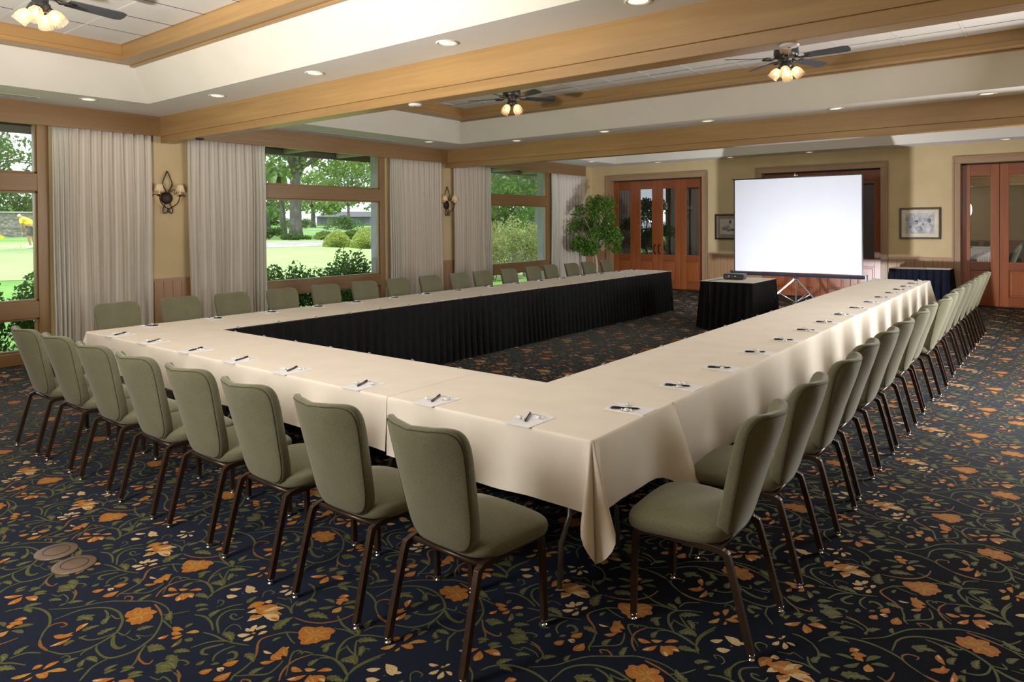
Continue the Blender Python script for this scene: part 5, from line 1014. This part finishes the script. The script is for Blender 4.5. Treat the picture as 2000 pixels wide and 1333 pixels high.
house('distant grey house among the trees', -112, 100, 24, 8, 2.0, 1.2, math.radians(-38), plain('grey house wall', (0.15, 0.15, 0.18), 0.8), plain('grey shingle roof', (0.12, 0.115, 0.13), 0.8), 9)
house('pale roofed house behind the stone wall', -78, 24.8, 9, 7, 2.6, 1.9, math.radians(-12), plain('white house wall', (0.6, 0.6, 0.58), 0.8), plain('white tiled roof', (0.66, 0.67, 0.70), 0.8), 4)
t = MB(); t.tube([(0, 0, 0), (0, 0, 0.55)], 0.008, 6); o = t.build('practice_flag', M_blackplastic); o.location = (-38.0, 9.9, gz(-38.0)); tag(o, 'small yellow practice flag on the putting green', 'flag')
t = MB(); t.add([(0, 0, 0.55), (0, 0.42, 0.30), (0, 0, 0.12), (0.01, 0, 0.55), (0.01, 0.42, 0.30), (0.01, 0, 0.12)], [(0, 1, 2), (5, 4, 3), (0, 3, 4, 1), (1, 4, 5, 2), (2, 5, 3, 0)]); t.build('cloth', plain('yellow flag cloth', (0.8, 0.55, 0.03), 0.7), o)
for i, (x, y) in enumerate([(-28.4, 7.3), (-28.6, 7.9), (-28.0, 7.6)]):
    t = MB(); t.grid(lambda u, v: (0.03 * math.cos(-PI / 2 + PI * v) * math.cos(2 * PI * u), 0.03 * math.cos(-PI / 2 + PI * v) * math.sin(2 * PI * u), 0.03 + 0.03 * math.sin(-PI / 2 + PI * v)), 10, 7, closed_u=True); o = t.build('golf_ball', M_paper); o.location = (x, y, gz(x) + 0.012); tag(o, 'white golf ball on the putting green, %s from the golfer' % ['farthest', 'nearest', 'middle one'][i], 'ball', 'golf balls')
# golfer
def skinned(name, J, E_, mat, parent, sub=2):
    me = bpy.data.meshes.new(name); me.from_pydata([j[0] for j in J], E_, []); me.materials.append(mat); o = link(bpy.data.objects.new(name, me)); o.parent = parent
    o.modifiers.new('skin', 'SKIN'); 
    for i, j in enumerate(J):
        r = j[1]; me.skin_vertices[0].data[i].radius = r if isinstance(r, tuple) else (r, r)
    me.skin_vertices[0].data[0].use_root = True
    s = o.modifiers.new('smooth', 'SUBSURF'); s.levels = 1; s.render_levels = sub
    return o
SKINM = plain('skin', (0.50, 0.27, 0.18), 0.6)
G = thing('person', 'golfer in yellow shirt and grey shorts bending over a putt', 'person', (-28.2, 8.5, gz(-28.2) + 0.012), YAW + PI)
hips = (0, 0, 0.93)
J = [(hips, 0.13), ((0.14, 0, 1.10), 0.13), ((0.33, 0, 1.27), 0.14), ((0.44, 0, 1.335), 0.06), ((0.54, 0, 1.38), 0.095), ((0.60, 0, 1.33), 0.08),
     ((0.02, 0.10, 0.88), 0.10), ((0.10, 0.13, 0.50), 0.065), ((0.0, 0.14, 0.10), 0.045), ((0.02, -0.10, 0.88), 0.10), ((0.10, -0.13, 0.50), 0.065), ((0.0, -0.14, 0.10), 0.045),
     ((0.36, 0.20, 1.24), 0.062), ((0.36, 0.16, 0.98), 0.045), ((0.42, 0.03, 0.76), 0.036), ((0.36, -0.20, 1.24), 0.062), ((0.36, -0.16, 0.98), 0.045), ((0.42, -0.03, 0.74), 0.036),
     ((0.43, 0.03, 0.70), 0.03), ((0.43, -0.03, 0.67), 0.03)]
E_ = [(0, 1), (1, 2), (2, 3), (3, 4), (4, 5), (0, 6), (6, 7), (7, 8), (0, 9), (9, 10), (10, 11), (2, 12), (12, 13), (13, 14), (2, 15), (15, 16), (16, 17), (14, 18), (17, 19)]
skinned('body', J, E_, SKINM, G)
skinned('shirt', [((0.0, 0, 0.96), 0.165), ((0.14, 0, 1.11), 0.165), ((0.33, 0, 1.28), 0.17), ((0.42, 0, 1.325), 0.085), ((0.36, 0.20, 1.245), 0.09), ((0.36, 0.175, 1.06), 0.075), ((0.36, -0.20, 1.245), 0.09), ((0.36, -0.175, 1.06), 0.075)], [(0, 1), (1, 2), (2, 3), (2, 4), (4, 5), (2, 6), (6, 7)], plain('yellow polo shirt', (0.85, 0.68, 0.08), 0.8), G)
skinned('shorts', [((-0.005, 0, 0.95), 0.165), ((0.02, 0.10, 0.86), 0.13), ((0.09, 0.13, 0.53), 0.115), ((0.02, -0.10, 0.86), 0.13), ((0.09, -0.13, 0.53), 0.115)], [(0, 1), (1, 2), (0, 3), (3, 4)], plain('grey shorts', (0.12, 0.11, 0.10), 0.8), G)
for s in (-1, 1): skinned('shoe', [((-0.05, s * 0.14, 0.05), 0.05), ((0.06, s * 0.145, 0.045), 0.05), ((0.18, s * 0.15, 0.035), 0.038)], [(0, 1), (1, 2)], plain('white golf shoe', (0.8, 0.8, 0.82), 0.5), G, 1); skinned('sock', [((0.0, s * 0.14, 0.08), 0.052), ((0.012, s * 0.14, 0.16), 0.055)], [(0, 1)], M_paper, G, 1)
skinned('cap', [((0.53, 0, 1.43), 0.098), ((0.57, 0, 1.425), 0.09), ((0.67, 0, 1.39), (0.05, 0.02))], [(0, 1), (1, 2)], plain('pale cap', (0.7, 0.66, 0.6), 0.8), G, 1)
t = MB(); t.tube([(0.40, 0, 0.82), (0.44, 0, 0.66), (0.56, 0, 0.03)], [0.014, 0.010, 0.006], 8); t.tube([(0.55, -0.06, 0.03), (0.56, 0.06, 0.03)], 0.016, 6); o = t.build('putter', M_alu); o.location = G.location; o.rotation_euler = G.rotation_euler; tag(o, 'slim putter held by the golfer', 'golf club')
# eaves over the windows
EAVE = plain('brown eave boards', (0.10, 0.085, 0.06), 0.8)
t = MB(); t.box(XW - 1.55, XW - 0.22, YB - 0.5, YF + 0.5, 3.12, 3.18); o = t.build('trim_9', EAVE); tag(o, 'dark wooden eave outside above the windows', 'eave', kind='structure')
t = MB(); t.box(XW - 1.60, XW - 1.52, YB - 0.5, YF + 0.5, 3.0, 3.16); t.build('fascia', EAVE, o)
for i in range(15): y = YB + 0.3 + i * 1.22; t = MB(); t.box(XW - 1.52, XW - 0.22, y - 0.035, y + 0.035, 3.03, 3.12); t.build('rafter', plain('pale rafter', (0.32, 0.30, 0.22), 0.8), o)
